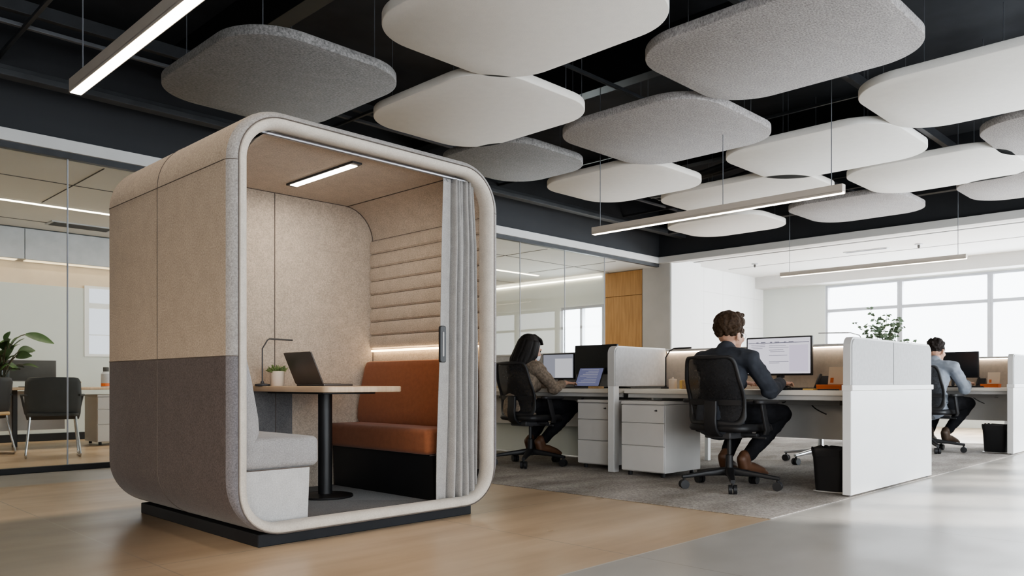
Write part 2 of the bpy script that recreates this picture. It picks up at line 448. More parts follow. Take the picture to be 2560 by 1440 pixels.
# end wall of the glazed room: grey pier, oak cupboard, pale wall with a window
struct('wall_end_pier', box(B(), 11.65, 12.62, 7.62, 8.2, 0, 2.95), 'wall_grey')
struct('wall_column_face', box(B(), 11.66, 12.62, 7.6, 7.62, 0, 2.95), 'wall_white')
struct('wall_end_lower', box(B(), 11.65, 11.75, 9.05, YB, 0, .88), 'wall_green'); struct('wall_end_upper', box(B(), 11.65, 11.75, 9.05, YB, 2.25, 2.82), 'wall_green')
struct('wall_end_side', box(B(), 11.65, 11.75, 10.12, YB, .88, 2.25), 'wall_green')
struct('wall_alcove', box(B(), 12.62, XR, 7.8, 7.9, 0, 2.95), 'wall_white')
bm = B()
for x in (13.05, 13.75, 14.45, 15.0): box(bm, x, x + .006, 7.798, 7.801, 0, 2.95)
for z in (.6, 1.25, 1.9, 2.5): box(bm, 12.62, XR, 7.798, 7.801, z, z + .006)
struct('trim_6', bm, 'header')
# far wall with the window band
bm = B(); box(bm, XR, XR + .2, YN, YG, 0, .9); box(bm, XR, XR + .2, YN, YG, 2.70, 2.95); box(bm, XR, XR + .2, 6.5, YG, .9, 2.7)
struct('wall_far', bm, 'wall_green')
struct('trim_7', box(B(), XR - .35, XR, YN, 7.8, 2.72, 2.95), 'header')
struct('trim_8', box(B(), XR - .12, XR + .05, YN, 6.52, .86, .9), 'white')

def window(n, x, y0, y1, z0, z1, tz=None, axis='x', depth=.1, mat_='frame', mid=None, fw=.05):
    def bx(bm, u0, u1, w0, w1):
        if axis == 'x': box(bm, x, x + depth, u0, u1, w0, w1)
        else: box(bm, u0, u1, x, x + depth, w0, w1)
    bm = B(); bx(bm, y0, y0 + fw, z0, z1); bx(bm, y1 - fw, y1, z0, z1)
    bx(bm, y0 + fw, y1 - fw, z0, z0 + fw); bx(bm, y0 + fw, y1 - fw, z1 - fw, z1)
    if tz: bx(bm, y0 + fw, y1 - fw, tz - .03, tz + .03)
    if mid: bx(bm, mid - .03, mid + .03, z0 + fw, z1 - fw)
    w = struct('window_%d' % n, bm, mat_)
    b2 = B()
    if axis == 'x': vs = [(x + depth / 2, y0 + fw, z0 + fw), (x + depth / 2, y1 - fw, z0 + fw), (x + depth / 2, y1 - fw, z1 - fw), (x + depth / 2, y0 + fw, z1 - fw)]
    else: vs = [(y0 + fw, x + depth / 2, z0 + fw), (y1 - fw, x + depth / 2, z0 + fw), (y1 - fw, x + depth / 2, z1 - fw), (y0 + fw, x + depth / 2, z1 - fw)]
    b2.faces.new([b2.verts.new(p) for p in vs]); obj('pane', b2, 'wglass', w, False)
    return w
ys = [6.5, 5.12, 3.65, 2.18, .71, -.76, -2.5]
for k in range(6):
    window(k + 1, XR + .02, ys[k + 1], ys[k], .9, 2.70, 2.2, mat_='frame', fw=.045)
window(7, 11.66, 9.07, 10.12, .88, 2.25, None, mid=9.62)
bm = B()
box(bm, 3.70, 4.9, YB - .035, YB - .018, 1.16, 2.16)
w = struct('window_30', bm, 'wall_white')
for z0_, z1_ in ((1.20, 1.46), (1.475, 1.84), (1.92, 2.12)):
    obj('pane', box(B(), 3.76, 4.84, YB - .04, YB - .034, z0_, z1_, .001), 'bright', w, False)
# right-hand window wall (outside the frame, lets the sun in)
bm = B(); box(bm, XL, XR, YN - .15, YN, 0, .12); box(bm, XL, XR, YN - .15, YN, 2.8, 4.1)
xs = [7.3, 9.5, 11.1, 13.2, 15.4]
box(bm, 5.5, 7.3, YN - .15, YN, .12, 2.8)
for x in (-4, -1, 2.2): box(bm, x - .22, x + .22, YN - .15, YN, .12, 2.8)
for x in xs: box(bm, x - .22, x + .22, YN - .15, YN, .12, 2.8)
struct('wall_right', bm, 'wall_grey')
for k in range(4):
    window(8 + k, YN - .1, xs[k] + .22, xs[k + 1] - .22, .12, 2.8, 1.7, axis='y', mid=(xs[k] + xs[k + 1]) / 2)

xw = [-4, -1, 2.2, 5.72]  # extra unseen openings, added to let frontal fill reach the booth
for k in range(3):
    window(40 + k, YN - .1, xw[k] + .22, xw[k + 1] - .22, .12, 2.8, 1.7, axis='y', mid=(xw[k] + xw[k + 1]) / 2)
struct('wall_sun_blocker', box(B(), 6.8, 7.1, -18, YN - .2, 0, 12), 'wall_grey')  # unseen outside block, added to keep the sun off the extra openings

# dark ducts and grid work under the ceiling
tn = 9
def beam(x0, x1, y0, y1, z0, z1, m='pipe'):
    global tn
    struct('trim_%d' % tn, box(B(), x0, x1, y0, y1, z0, z1), m); tn += 1
for x in (.2, 3.2, 6.2, 9.2): beam(x, x + .16, YN, YG, 3.72, 4.1, 'black')
for y in (0., 2.9, 6.9): beam(XL, 11.65, y, y + .06, 3.62, 3.72)
for y in (1.3, 4.4): beam(XL, 11.65, y, y + .03, 3.5, 3.53)
for x in (1.7, 4.7, 7.7, 10.6): beam(x, x + .03, YN, YG, 3.53, 3.56)
beam(XL, 11.65, 7.3, 7.42, 3.25, 3.30); beam(XL, 11.65, 7.55, 7.6, 3.38, 3.42)
beam(11.1, 11.2, YN, 7.3, 3.25, 3.30); beam(10.75, 10.8, YN, 7.3, 3.4, 3.44)
beam(XL, 11.65, 7.0, 7.04, 3.55, 3.58, 'pipe_l')
bm = B(); tube(bm, [(5.75, .9, 3.45), (7.6, .9, 3.75)], .03); tube(bm, [(6.6, .9, 3.59), (6.6, .9, 4.1)], .012)
struct('trim_%d' % tn, bm, 'pipe_l', True); tn += 1
bm = B()
for k in range(8): tube(bm, arc((8.6 + .18 * k, 4.4, 3.55), (8.7 + .18 * k, 5.3, 3.25 + .07 * (k % 3)), (8.6 + .2 * k, 6.6, 3.5), 8), .035)
struct('trim_%d' % tn, bm, 'pipe', True); tn += 1
# ceiling grooves
bm = B()
box(bm, XL, 11.6, 8.9, 8.915, 2.815, 2.822); box(bm, XL, 11.6, 11.2, 11.215, 2.815, 2.822)
for x in (.6, 2.62, 4.7, 6.8, 8.9, 10.6): box(bm, x, x + .012, 8.0, 10.0, 2.815, 2.822)
struct('trim_%d' % tn, bm, 'grey'); tn += 1
bm = B(); box(bm, 12.35, 12.40, YN, 7.6, 2.945, 2.952); box(bm, 13.6, 13.615, YN, 7.6, 2.945, 2.952)
struct('trim_%d' % tn, bm, 'grey'); tn += 1

# glass partition
gx = [-3.62] + [round(-2.64 + .9825 * k, 3) for k in range(14)]
pan_lbl = 0
for k in range(len(gx) - 1):
    a, b = gx[k], gx[k + 1]
    b2 = B(); b2.faces.new([b2.verts.new(p) for p in ((a + .004, YG + .02, .05), (b - .004, YG + .02, .05), (b - .004, YG + .02, 2.81), (a + .004, YG + .02, 2.81))])
    w = struct('window_%d' % (15 + k), b2, 'glass')
    obj('joint', box(B(), b - .006, b + .006, YG + .012, YG + .028, .05, 2.81), 'frame', w, False)

# ------------------------------------------------------------------ carpet
o = obj('office_carpet', slab(B(), 4.3, 11.5, 2.13, 7.7, .0005, .007, .01, .002), 'carpet')
tag(o, 'grey brown mottled office carpet under the desks, cut straight along the wood and stone floor', 'carpet')

# ------------------------------------------------------------------ acoustic panels
PAN = [  # x0,x1,y0,y1,z,mat,label
 (2.31, 3.65, 4.55, 6.18, 3.0, 'panel_grey', 'dark grey felt ceiling panel hanging above the booth, nearest the long light bar'),
 (2.83, 4.17, 2.55, 4.15, 3.0, 'panel_white', 'cream white ceiling panel cut by the top edge, largest of the pale panels'),
 (3.79, 5.13, 3.98, 5.58, 3.0, 'panel_white', 'cream white ceiling panel directly above the booth curtain, beside the dark grey panel'),
 (4.32, 5.74, 1.64, 3.21, 3.0, 'panel_grey2', 'largest grey felt ceiling panel, between two white panels at the top'),
 (5.23, 6.79, 3.21, 4.74, 3.0, 'panel_grey2', 'pinkish grey felt ceiling panel in the middle, far side touching a cream panel'),
 (5.04, 6.35, 5.0, 6.16, 3.0, 'panel_grey', 'grey felt ceiling panel half hidden behind the booth roof and a cream panel'),
 (6.5, 7.84, 4.54, 6.07, 3.0, 'panel_white', 'small cream ceiling panel over the left end of the middle light bar'),
 (6.85, 8.29, 2.39, 4.02, 3.0, 'panel_white2', 'white ceiling panel behind the suspension wire at the right end of the middle light bar'),
 (6.03, 7.46, .85, 2.42, 3.0, 'panel_white2', 'large bright white ceiling panel running out of the right edge'),
 (7.66, 9.05, .45, 1.98, 3.0, 'panel_grey2', 'grey felt ceiling panel at the right edge below the large bright white one'),
 (8.36, 9.78, 1.88, 3.43, 3.0, 'panel_white2', 'long white ceiling panel above the small speckled grey one, to the right of the light bar'),
 (9.7, 11.0, 1.2, 2.72, 3.0, 'panel_grey2', 'farthest grey felt ceiling panel at the right edge, above the white beam'),
 (7.94, 9.2, 3.64, 5.51, 3.0, 'panel_white', 'pale ceiling panel partly hidden behind the middle light bar'),
 (9.52, 10.95, 3.22, 4.63, 3.0, 'panel_grey2', 'grey speckled ceiling panel just beyond the right end of the middle light bar'),
 (9.44, 10.72, 4.94, 6.4, 3.0, 'panel_white', 'small white ceiling panel hanging below the middle light bar near the dark corner'),
]
for x0, x1, y0, y1, z, m, lb in PAN:
    cx, cy = (x0 + x1) / 2, (y0 + y1) / 2
    t = thing('ceiling_panel', lb, 'acoustic panel', (cx, cy, z), 'rounded acoustic panels hanging from the ceiling')
    bm = B()
    slab(bm, x0, x1, y0, y1, z, z + .065, r=.40, e=.006, k=14)
    obj('felt_board', bm, m, t, angle=50)
    for sx in (-1, 1):
        for sy in (-1, 1):
            wx, wy = cx + sx * (x1 - x0) * .33, cy + sy * (y1 - y0) * .36
            bm = B(); tube(bm, [(wx, wy, z + .05), (wx, wy, 4.1)], .0035, 5); tube(bm, [(wx, wy, z + .06), (wx, wy, z + .13)], .009, 6)
            obj('suspension_wire', bm, 'pipe_l', t)

# ------------------------------------------------------------------ pendant light bars
def light_bar(x, y0, y1, z, label, wires, w=.075, h=.085):
    t = thing('pendant_light', label, 'pendant light', (x, (y0 + y1) / 2, z), 'linear pendant lights')
    bm = B(); box(bm, x - w / 2, x + w / 2, y0, y1, z + .012, z + h); box(bm, x - w / 2, x - w / 2 + .006, y0, y1, z, z + .02); box(bm, x + w / 2 - .006, x + w / 2, y0, y1, z, z + .02)
    obj('housing', bm, 'alu', t, False)
    obj('diffuser', box(B(), x - w / 2 + .006, x + w / 2 - .006, y0 + .004, y1 - .004, z - .002, z + .011), 'lamp', t, False)
    for yy in wires:
        bm = B(); tube(bm, [(x, yy, z + h - .005), (x, yy, 4.1 if x < 11.6 else 2.95)], .004, 6)
        obj('suspension_wire', bm, 'pipe_l', t)
light_bar(1.61, 2.3, 5.42, 2.6, 'long glowing light bar at top left of the ceiling, running out of the picture', (2.9, 5.28))
light_bar(6.33, 2.52, 5.06, 2.3, 'long glowing light bar in the middle below the white ceiling panels', (2.62, 3.59, 4.97), .062, .072)
light_bar(11.08, 2.88, 5.34, 2.35, 'thin light bar in front of the far windows', (2.98, 5.2), .058, .06)

# ------------------------------------------------------------------ meeting pod
PA0, PA1, PZ0, PZ1, PF, PB, PR = 1.68, 3.43, .055, 2.11, 3.48, 5.06, .28
ZS = .915
def rr_path(x0, x1, z0, z1, r, k=12, extra=()):
    """(x, z, nx, nz) round a rounded rectangle; n points inward; starts bottom middle, runs to the right"""
    pts = []
    def line(p, q, n, m):
        for i in range(m): pts.append((p[0] + (q[0] - p[0]) * i / m, p[1] + (q[1] - p[1]) * i / m, *n))
    def corner(cx, cz, a0):
        for i in range(k):
            t = math.radians(a0 + 90 * i / k); pts.append((cx + r * math.cos(t), cz + r * math.sin(t), -math.cos(t), -math.sin(t)))
    line((x0 + r, z0), (x1 - r, z0), (0, 1), 4)
    corner(x1 - r, z0 + r, -90)
    line((x1, z0 + r), (x1, ZS), (-1, 0), 2); line((x1, ZS), (x1, z1 - r), (-1, 0), 2)
    corner(x1 - r, z1 - r, 0)
    line((x1 - r, z1), (x0 + r, z1), (0, -1), 4)
    corner(x0 + r, z1 - r, 90)
    line((x0, z1 - r), (x0, ZS), (1, 0), 2); line((x0, ZS), (x0, z0 + r), (1, 0), 2)
    corner(x0 + r, z0 + r, 180)
    return pts
OUT = rr_path(PA0, PA1, PZ0, PZ1, PR)
def gw(x, z, nx, nz):
    """width of the grey front roll: full on the sides, thinner on top, fading under the sill"""
    if nz > 0: s = nz * nz * (3 - 2 * nz); return .047 * (1 - s) + .004 * s
    return .047 + (.036 - .047) * (-nz)
def shell_rings(prof):
    rings = []
    for (x, z, nx, nz) in OUT:
        g = gw(x, z, nx, nz)
        rings.append([(x + nx * n, b, z + nz * n) for b, n in prof(g)])
    return rings
def outer_prof(g):
    p = [(PB, .06), (PB, .03), (PB - .008, .008), (PB - .03, 0), (PB - .4, 0), (PF + .05, 0)]
    for k in range(1, 7):
        th = PI / 2 * k / 6; p.append((PF + .05 * (1 - math.sin(th)), g * (1 - math.cos(th))))
    p.append((PF + .03, g + .002))
    return p
rings = shell_rings(outer_prof)
NO = len(OUT)
def strip(sel):
    bm = B()
    for i in range(NO):
        j = (i + 1) % NO
        if sel((OUT[i][1] + OUT[j][1]) / 2): loft(bm, [rings[i], rings[j]], cap=False, closed=False)
    bmesh.ops.remove_doubles(bm, verts=bm.verts, dist=1e-5)
    return bm
pod = thing('meeting_booth', 'felt covered meeting booth with rounded corners, beige above and charcoal below, open front', 'meeting booth', ((PA0 + PA1) / 2, (PF + PB) / 2, 0))
# front roll split from the body so its lighter felt reads
def part_rings(lo, hi): return [r[lo:hi] for r in rings]
def strip2(rs, sel):
    bm = B()
    for i in range(NO):
        j = (i + 1) % NO
        if sel((OUT[i][1] + OUT[j][1]) / 2): loft(bm, [rs[i], rs[j]], cap=False, closed=False)
    bmesh.ops.remove_doubles(bm, verts=bm.verts, dist=1e-5); return bm
body_r, roll_r = part_rings(0, 7), part_rings(6, 13)
s_ = obj('upper_shell', strip2(body_r, lambda z: z > ZS), 'felt_beige', pod); s_['label'] = 'beige felt upper shell'
s_ = obj('lower_shell', strip2(body_r, lambda z: z < ZS), 'felt_dark', pod); s_['label'] = 'charcoal felt lower shell'
obj('front_roll', strip2(roll_r, lambda z: z > ZS), 'felt_rim', pod)
s_ = obj('front_roll', strip2(roll_r, lambda z: z < ZS), 'felt_rimdark', pod); s_['label'] = 'darker lower front roll'
# rear closing panel
bm = B(); bm.faces.new([bm.verts.new((x + nx * .05, PB, z + nz * .05)) for x, z, nx, nz in OUT]); obj('rear_panel', bm, 'felt_dark', pod)
# cream trim inside the roll
def cream_prof(g):
    return [(PF + .03, g), (PF + .004, g + .001), (PF - .005, g + .008), (PF - .008, g + .018), (PF - .004, g + .032), (PF + .008, g + .043), (PF + .026, g + .049), (PF + .05, g + .05), (PF + .085, g + .046), (PF + .10, g + .03)]
rs = shell_rings(cream_prof); bm = B(); loft(bm, rs, cap=False, closed=False, wrap=True)
s_ = obj('front_trim', bm, 'felt_cream', pod); s_['label'] = 'cream padded opening trim'
# seams
bm = B()
tube(bm, [(x + nx * (gw(x, z, nx, nz)), PF - .000, z + nz * gw(x, z, nx, nz)) for x, z, nx, nz in OUT], .003, 6, wrap=True)
tube(bm, [(x, 4.31, z) for x, z, nx, nz in OUT], .0028, 6, wrap=True)
for x in (PA0, PA1):
    for z in (PZ1 - PR, ZS):
        tube(bm, [(x, PF + .05, z), (x, PB - .03, z)], .0028, 6)
        s = 1 if x == PA0 else -1
        g = .047; tube(bm, [(x + s * g * (1 - math.cos(t)), PF + .05 * (1 - math.sin(t)), z) for t in (PI / 2 * k / 6 for k in range(7))], .002, 6)
obj('seam_piping', bm, 'seam', pod)
# plinth
obj('plinth', box(B(), PA0 + .16, PA1 - .21, PF + .03, 4.97, 0, .062, .004), 'plinth', pod, False)
# inner lining
IA0, IA1, IZ0, IZ1, IB = 1.775, 3.375, .085, 2.035, 4.735
bm = B(); inner = []
def inarc(cx, cz, r, a0, k=8): return [(cx + r * math.cos(math.radians(a0 + 90 * i / k)), cz + r * math.sin(math.radians(a0 + 90 * i / k))) for i in range(k + 1)]
ri = .24
side_r = [(IA1, IZ0)] + [(IA1, 1.0)]
path_ceil = inarc(IA0 + ri, IZ1 - ri, ri, 90)
path_ceil = [(IA1 - ri, IZ1)] + path_ceil + [(IA0, .25)]
loft(bm, [[(x, PF + .06, z) for x, z in path_ceil], [(x, IB, z) for x, z in path_ceil]], cap=False, closed=False)
obj('ceiling_lining', bm, 'felt_in', pod)
bm = B(); pth = [(IA1, .25), (IA1, 1.0), (IA1, 1.6)] + inarc(IA1 - ri, IZ1 - ri, ri, 0)
loft(bm, [[(x, PF + .06, z) for x, z in pth], [(x, IB, z) for x, z in pth]], cap=False, closed=False)
obj('side_lining', bm, 'felt_in', pod)
bm = B(); pts = inarc(IA0 + ri, IZ0 - .02 + ri, ri, 180) + inarc(IA1 - ri, IZ0 - .02 + ri, ri, 270) + [(x, z) for x, z in inarc(IA1 - ri, IZ1 - ri, ri, 0)] + [(x, z) for x, z in inarc(IA0 + ri, IZ1 - ri, ri, 90)]
bm.faces.new([bm.verts.new((x, IB - .002, z)) for x, z in pts]); obj('back_panel', bm, 'felt_in', pod)
s_ = obj('lower_back_panel', box(B(), IA0 + .1, 2.72, IB - .014, IB - .003, IZ0, .76), 'felt_ingrey', pod, False); s_['label'] = 'grey felt lower back panel under the table'
bm = B()
tube(bm, [(2.597, IB - .004, IZ0), (2.597, IB - .004, IZ1)], .0028, 6)
tube(bm, [(2.597, IB - .015, IZ0), (2.597, IB - .015, .76)], .0028, 6)
tube(bm, [(x, IB - .004, z) for x, z in [(IA1, .3)] + inarc(IA1 - ri, IZ1 - ri, ri, 0) + inarc(IA0 + ri, IZ1 - ri, ri, 90)], .004, 6)
tube(bm, [(IA1 - ri * .92, PF + .06, IZ1 - .004), (IA1 - ri * .92, IB, IZ1 - .004)], .003, 6)
tube(bm, [(IA1 - .002, PF + .06, 1.815), (IA1 - .002, IB, 1.815)], .003, 6)
obj('inner_seams', bm, 'seam', pod)
# quilted panel
bm = B(); prof = []
z0, ch, nch = 1.03, .0978, 8
for c in range(nch):
    for i in range(9):
        u = i / 8; prof.append((IA1 - .012 - .017 * math.sin(PI * u) ** .4, z0 + ch * (c + u)))
prof = [(IA1, z0)] + prof + [(IA1, z0 + ch * nch)]
loft(bm, [[(x, PF + .08, z) for x, z in prof], [(x, IB - .006, z) for x, z in prof]], cap=True, closed=True)
s_ = obj('quilted_panel', bm, 'felt_in', pod, angle=25); s_['label'] = 'horizontally channelled padding'
bm = B()
for c in range(nch + 1): tube(bm, [(IA1 - .0125, PF + .08, z0 + ch * c), (IA1 - .0125, IB - .006, z0 + ch * c)], .0022, 5)
obj('quilt_seams', bm, 'seam', pod)
s_ = obj('light_strip', box(B(), IA1 - .03, IA1 - .008, PF + .12, IB - .02, 1.012, 1.026), 'led', pod, False); s_['label'] = 'glowing warm light strip'
obj('floor_lining', slab(B(), PA0 + .21, PA1 - .21, PF + .05, IB, .07, IZ0, .02, .004), 'podcarpet', pod)
# ceiling lamp
fr = obj('ceiling_light', box(B(), 2.53, 2.595, 3.74, 4.47, IZ1 - .012, IZ1 + .002), 'darkgrey', pod, False)
s_ = obj('diffuser', box(B(), 2.537, 2.588, 3.775, 4.435, IZ1 - .016, IZ1 - .011), 'lamp_pod', fr, False)
# curtain rail
bm = B(); tube(bm, [(IA0 + .10, 3.56, 2.012), (3.33, 3.56, 2.012)], .011, 10); tube(bm, [(IA0 + .10, 3.585, 2.02), (3.33, 3.585, 2.02)], .007, 8)
obj('curtain_rail', bm, 'railm', pod)

# curtain
t = thing('curtain', 'grey pleated fabric curtain gathered at the right side of the booth opening', 'curtain', (3.17, 3.57, .1))
def curt(u, v):
    # u across 0..1, v up 0..1
    a0 = 2.985 + .055 * v; a1 = 3.30 - .045 * max(0, v - .80) * 5 * .6
    flat = .24
    a = a0 + (a1 - a0) * u
    if u < flat: w = .006 * math.sin(PI * u / flat)
    else:
        q = (u - flat) / (1 - flat)
        w = .034 * math.sin(2 * PI * (q * 4.6) + .25 * math.sin(3 * v)) * (1 - .35 * v) + .010 * math.sin(2 * PI * q * 11 + 1.) * v ** 2
    w += .006 * math.sin(9 * v + 7 * u) * (1 - v)
    return (a, 3.56 + w, .098 + (1.905) * v + .008 * math.sin(17 * u) * (1 - v))
nu, nv = 110, 40
bm = B(); loft(bm, [[Vector(curt(i / nu, j / nv)) for i in range(nu + 1)] for j in range(nv + 1)], cap=False, closed=False)
cl = obj('fabric', bm, 'curtain', t, angle=180)
md = cl.modifiers.new('s', 'SOLIDIFY'); md.thickness = .004
bm = B(); slab(bm, 3.003, 3.04, .905, 1.125, 3.538, 3.552, .012, .003, axis='y') if False else None
bm = B(); hx0, hx1 = 3.0, 3.046
loft(bm, [[(p, b_, q) for p, q in rrect(hx0 + o_, hx1 - o_, .91 + o_, 1.125 - o_, .012)] for b_, o_ in ((3.553, 0), (3.540, 0), (3.537, .003))])
h = obj('pull_handle', bm, 'black', t)
bm = B(); loft(bm, [[(p, b_, q) for p, q in rrect(hx0 + .017, hx1 - .017, .945, 1.09, .005)] for b_ in (3.540, 3.5355)]); obj('grip_slot', bm, 'edge', h)
for k in range(9):
    bm = B(); x = 3.05 + .03 * k; tube(bm, [(x + .012 * math.cos(q), 3.56, 2.0 + .013 * math.sin(q)) for q in (2 * PI * i / 10 for i in range(10))], .002, 5, wrap=True)
    obj('curtain_ring', bm, 'railm', t)

# benches
def bench(name, label, sgn, wall, front, m_cush, m_back, m_base, y0, y1, top=.515):
    t = thing(name, label, 'bench', ((wall + front) / 2, (y0 + y1) / 2, IZ0))
    x = lambda d: wall + sgn * d        # d = distance off the wall
    D = abs(front - wall)
    def rb(bm, d0, d1, *r, **k):
        a, b = sorted((x(d0), x(d1))); return rbox(bm, a, b, *r, **k)
    bm = B(); rb(bm, .0, D, y0, y1, top - .155, top, .035, seg=5); obj('seat_cushion', bm, m_cush, t)
    # leaning back cushion
    prof = [(.004, top - .02), (.105, top - .02), (.125, top + .03), (.12, top + .10), (.085, .80), (.06, .905), (.045, .935), (.025, .942), (.004, .935)]
    bm = B(); loft(bm, [[(x(d + o_ * (0 if d < .01 else -1)), y, z - o_ * (1 if z > .9 else 0)) for d, z in prof] for y, o_ in ((y0, .015), (y0 + .006, .004), (y0 + .02, 0), (y1 - .02, 0), (y1 - .006, .004), (y1, .015))])
    obj('back_cushion', bm, m_back, t, angle=45)
    f = D - .055
    bm = B(); p = [(.0, .26), (.14, IZ0), (f - .012, IZ0), (f, top - .155), (0, top - .155)]
    loft(bm, [[(x(d), y, z) for d, z in p] for y in (y0 + .012, y1)]); obj('bench_base', bm, m_base, t, False)
    bm = B(); tube(bm, [(x(.05), y0 + .01, top - .157), (x(D - .03), y0 + .01, top - .157)], .003, 5); obj('cushion_seam', bm, 'seam', t)
    return t
bench('bench', 'orange upholstered bench with dark base against the quilted booth wall', -1, IA1 - .04, 2.965, 'orange', 'orange', 'black', 3.62, 4.70)
bench('bench', 'light grey felt bench just inside the booth, end face towards the opening', 1, IA0, 2.235, 'felt_seat', 'felt_seat', 'felt_base', 3.60, 4.70, .515)

# table
t = thing('booth_table', 'pale wood table on a single black column inside the booth', 'table', (2.68, 4.26, IZ0))
bm = B(); slab(bm, 2.415, 2.965, 3.83, IB - .02, .735, .770, .055, .006, 8); obj('table_top', bm, 'tabletop', t)
bm = B(); slab(bm, 2.50, 2.88, 4.0, 4.66, .723, .735, .02, .003); obj('under_frame', bm, 'black', t)
bm = B(); lathe(bm, [(.043, .095), (.043, .728)], 2.68, 4.26, 28); obj('column', bm, 'black', t)
bm = B(); lathe(bm, [(.17, IZ0), (.172, IZ0 + .004), (.168, IZ0 + .012), (.09, IZ0 + .016), (.05, IZ0 + .02)], 2.68, 4.26, 40); obj('base_plate', bm, 'black', t)

# laptop in the booth: screen back towards the grey bench
def laptop(name, label, hx, y0, y1, z, lid_len, lid_tilt, depth, on=None):
    """hinge along y at x=hx; keyboard towards +x when depth>0"""
    t = thing(name, label, 'laptop', (hx, (y0 + y1) / 2, z)); s = 1 if depth > 0 else -1
    a, b = sorted((hx, hx + depth))
    obj('keyboard_base', slab(B(), a, b, y0, y1, z, z + .014, .01, .003), 'laptop', t)
    obj('keys', slab(B(), hx + s * .03 if s > 0 else hx - .14, hx + .14 if s > 0 else hx - .03, y0 + .02, y1 - .02, z + .014, z + .0155, .004, .0006), 'keys', t)
    c, sn = math.cos(lid_tilt), math.sin(lid_tilt)
    def P(u, w, off): # u up the lid, w across; off: thickness (front side positive)
        return (hx - s * u * c + s * off * sn, w, z + .012 + u * sn + off * c)
    bm = B(); pts = rrect(.002, lid_len, y0, y1, .01)
    loft(bm, [[P(u, w, o_) for u, w in pts] for o_ in (-.004, .0035)])
    lid = obj('lid', bm, 'laptop' if not on else 'blackplastic', t)
    bm = B(); loft(bm, [[P(u, w, o_) for u, w in rrect(.012, lid_len - .008, y0 + .011, y1 - .011, .003)] for o_ in (.0035, .0045)])
    obj('screen', bm, on or 'screen_off', lid, False)
    return t, P
laptop('laptop', 'grey open laptop on the booth table, its lid facing the grey bench', 2.625, 4.19, 4.51, .770, .215, math.radians(66), .215)
bm = B()

# lamp on the booth table
def desk_lamp(label, pts, base, m='darkgrey', r=.006, head_m=None):
    t = thing('desk_lamp', label, 'desk lamp', base)
    bm = B(); lathe(bm, [(.045, 0), (.047, .004), (.045, .012), (.012, .016), (.009, .03)], base[0], base[1], 24, base[2]); obj('lamp_base', bm, m, t)
    bm = B(); tube(bm, pts[:-2] + [pts[-2]], r, 8); obj('pole', bm, m, t)
    p, q = Vector(pts[-2]), Vector(pts[-1]); d = (q - p)
    bm = B(); tube(bm, [p - d * .02, p + d * .1, q], [r, r * 1.35, r * 1.2], 8); hd = obj('lamp_head', bm, head_m or m, t)
    return t
z = .770
desk_lamp('slim grey angled lamp standing at the back of the booth table', [(2.44, 4.60, z + .01), (2.44, 4.60, z + .235), (2.475, 4.60, z + .29), (2.49, 4.60, z + .298), (2.65, 4.60, z + .296)], (2.44, 4.60, z), 'darkgrey', .0045, 'grey')
# succulent pot
t = thing('potted_succulent', 'small green succulent in a cream pot behind the laptop on the booth table', 'potted plant', (2.515, 4.55, z))
bm = B(); lathe(bm, [(.040, 0), (.043, .004), (.046, .09), (.043, .094), (.041, .088)], 2.515, 4.55, 24, z); obj('pot', bm, 'ceramic', t)
bm = B(); lathe(bm, [(.03, .07), (.0415, .082), (.02, .087)], 2.515, 4.55, 20, z); obj('soil', bm, 'soil', t)
bm = B()
for k in range(70):
    an, el = R.uniform(0, 2 * PI), R.uniform(.15, 1.2); L_ = R.uniform(.03, .055); r0 = R.uniform(0, .025)
    d = Vector((math.cos(an) * math.cos(el), math.sin(an) * math.cos(el), math.sin(el)))
    p = Vector((2.515 + r0 * math.cos(an), 4.55 + r0 * math.sin(an), z + .085)); grow(bm, [p, p + d * L_ * .6, p + d * L_], [.005, .006, .002], 6, caps=2)
obj('leaves', bm, 'plant', t)

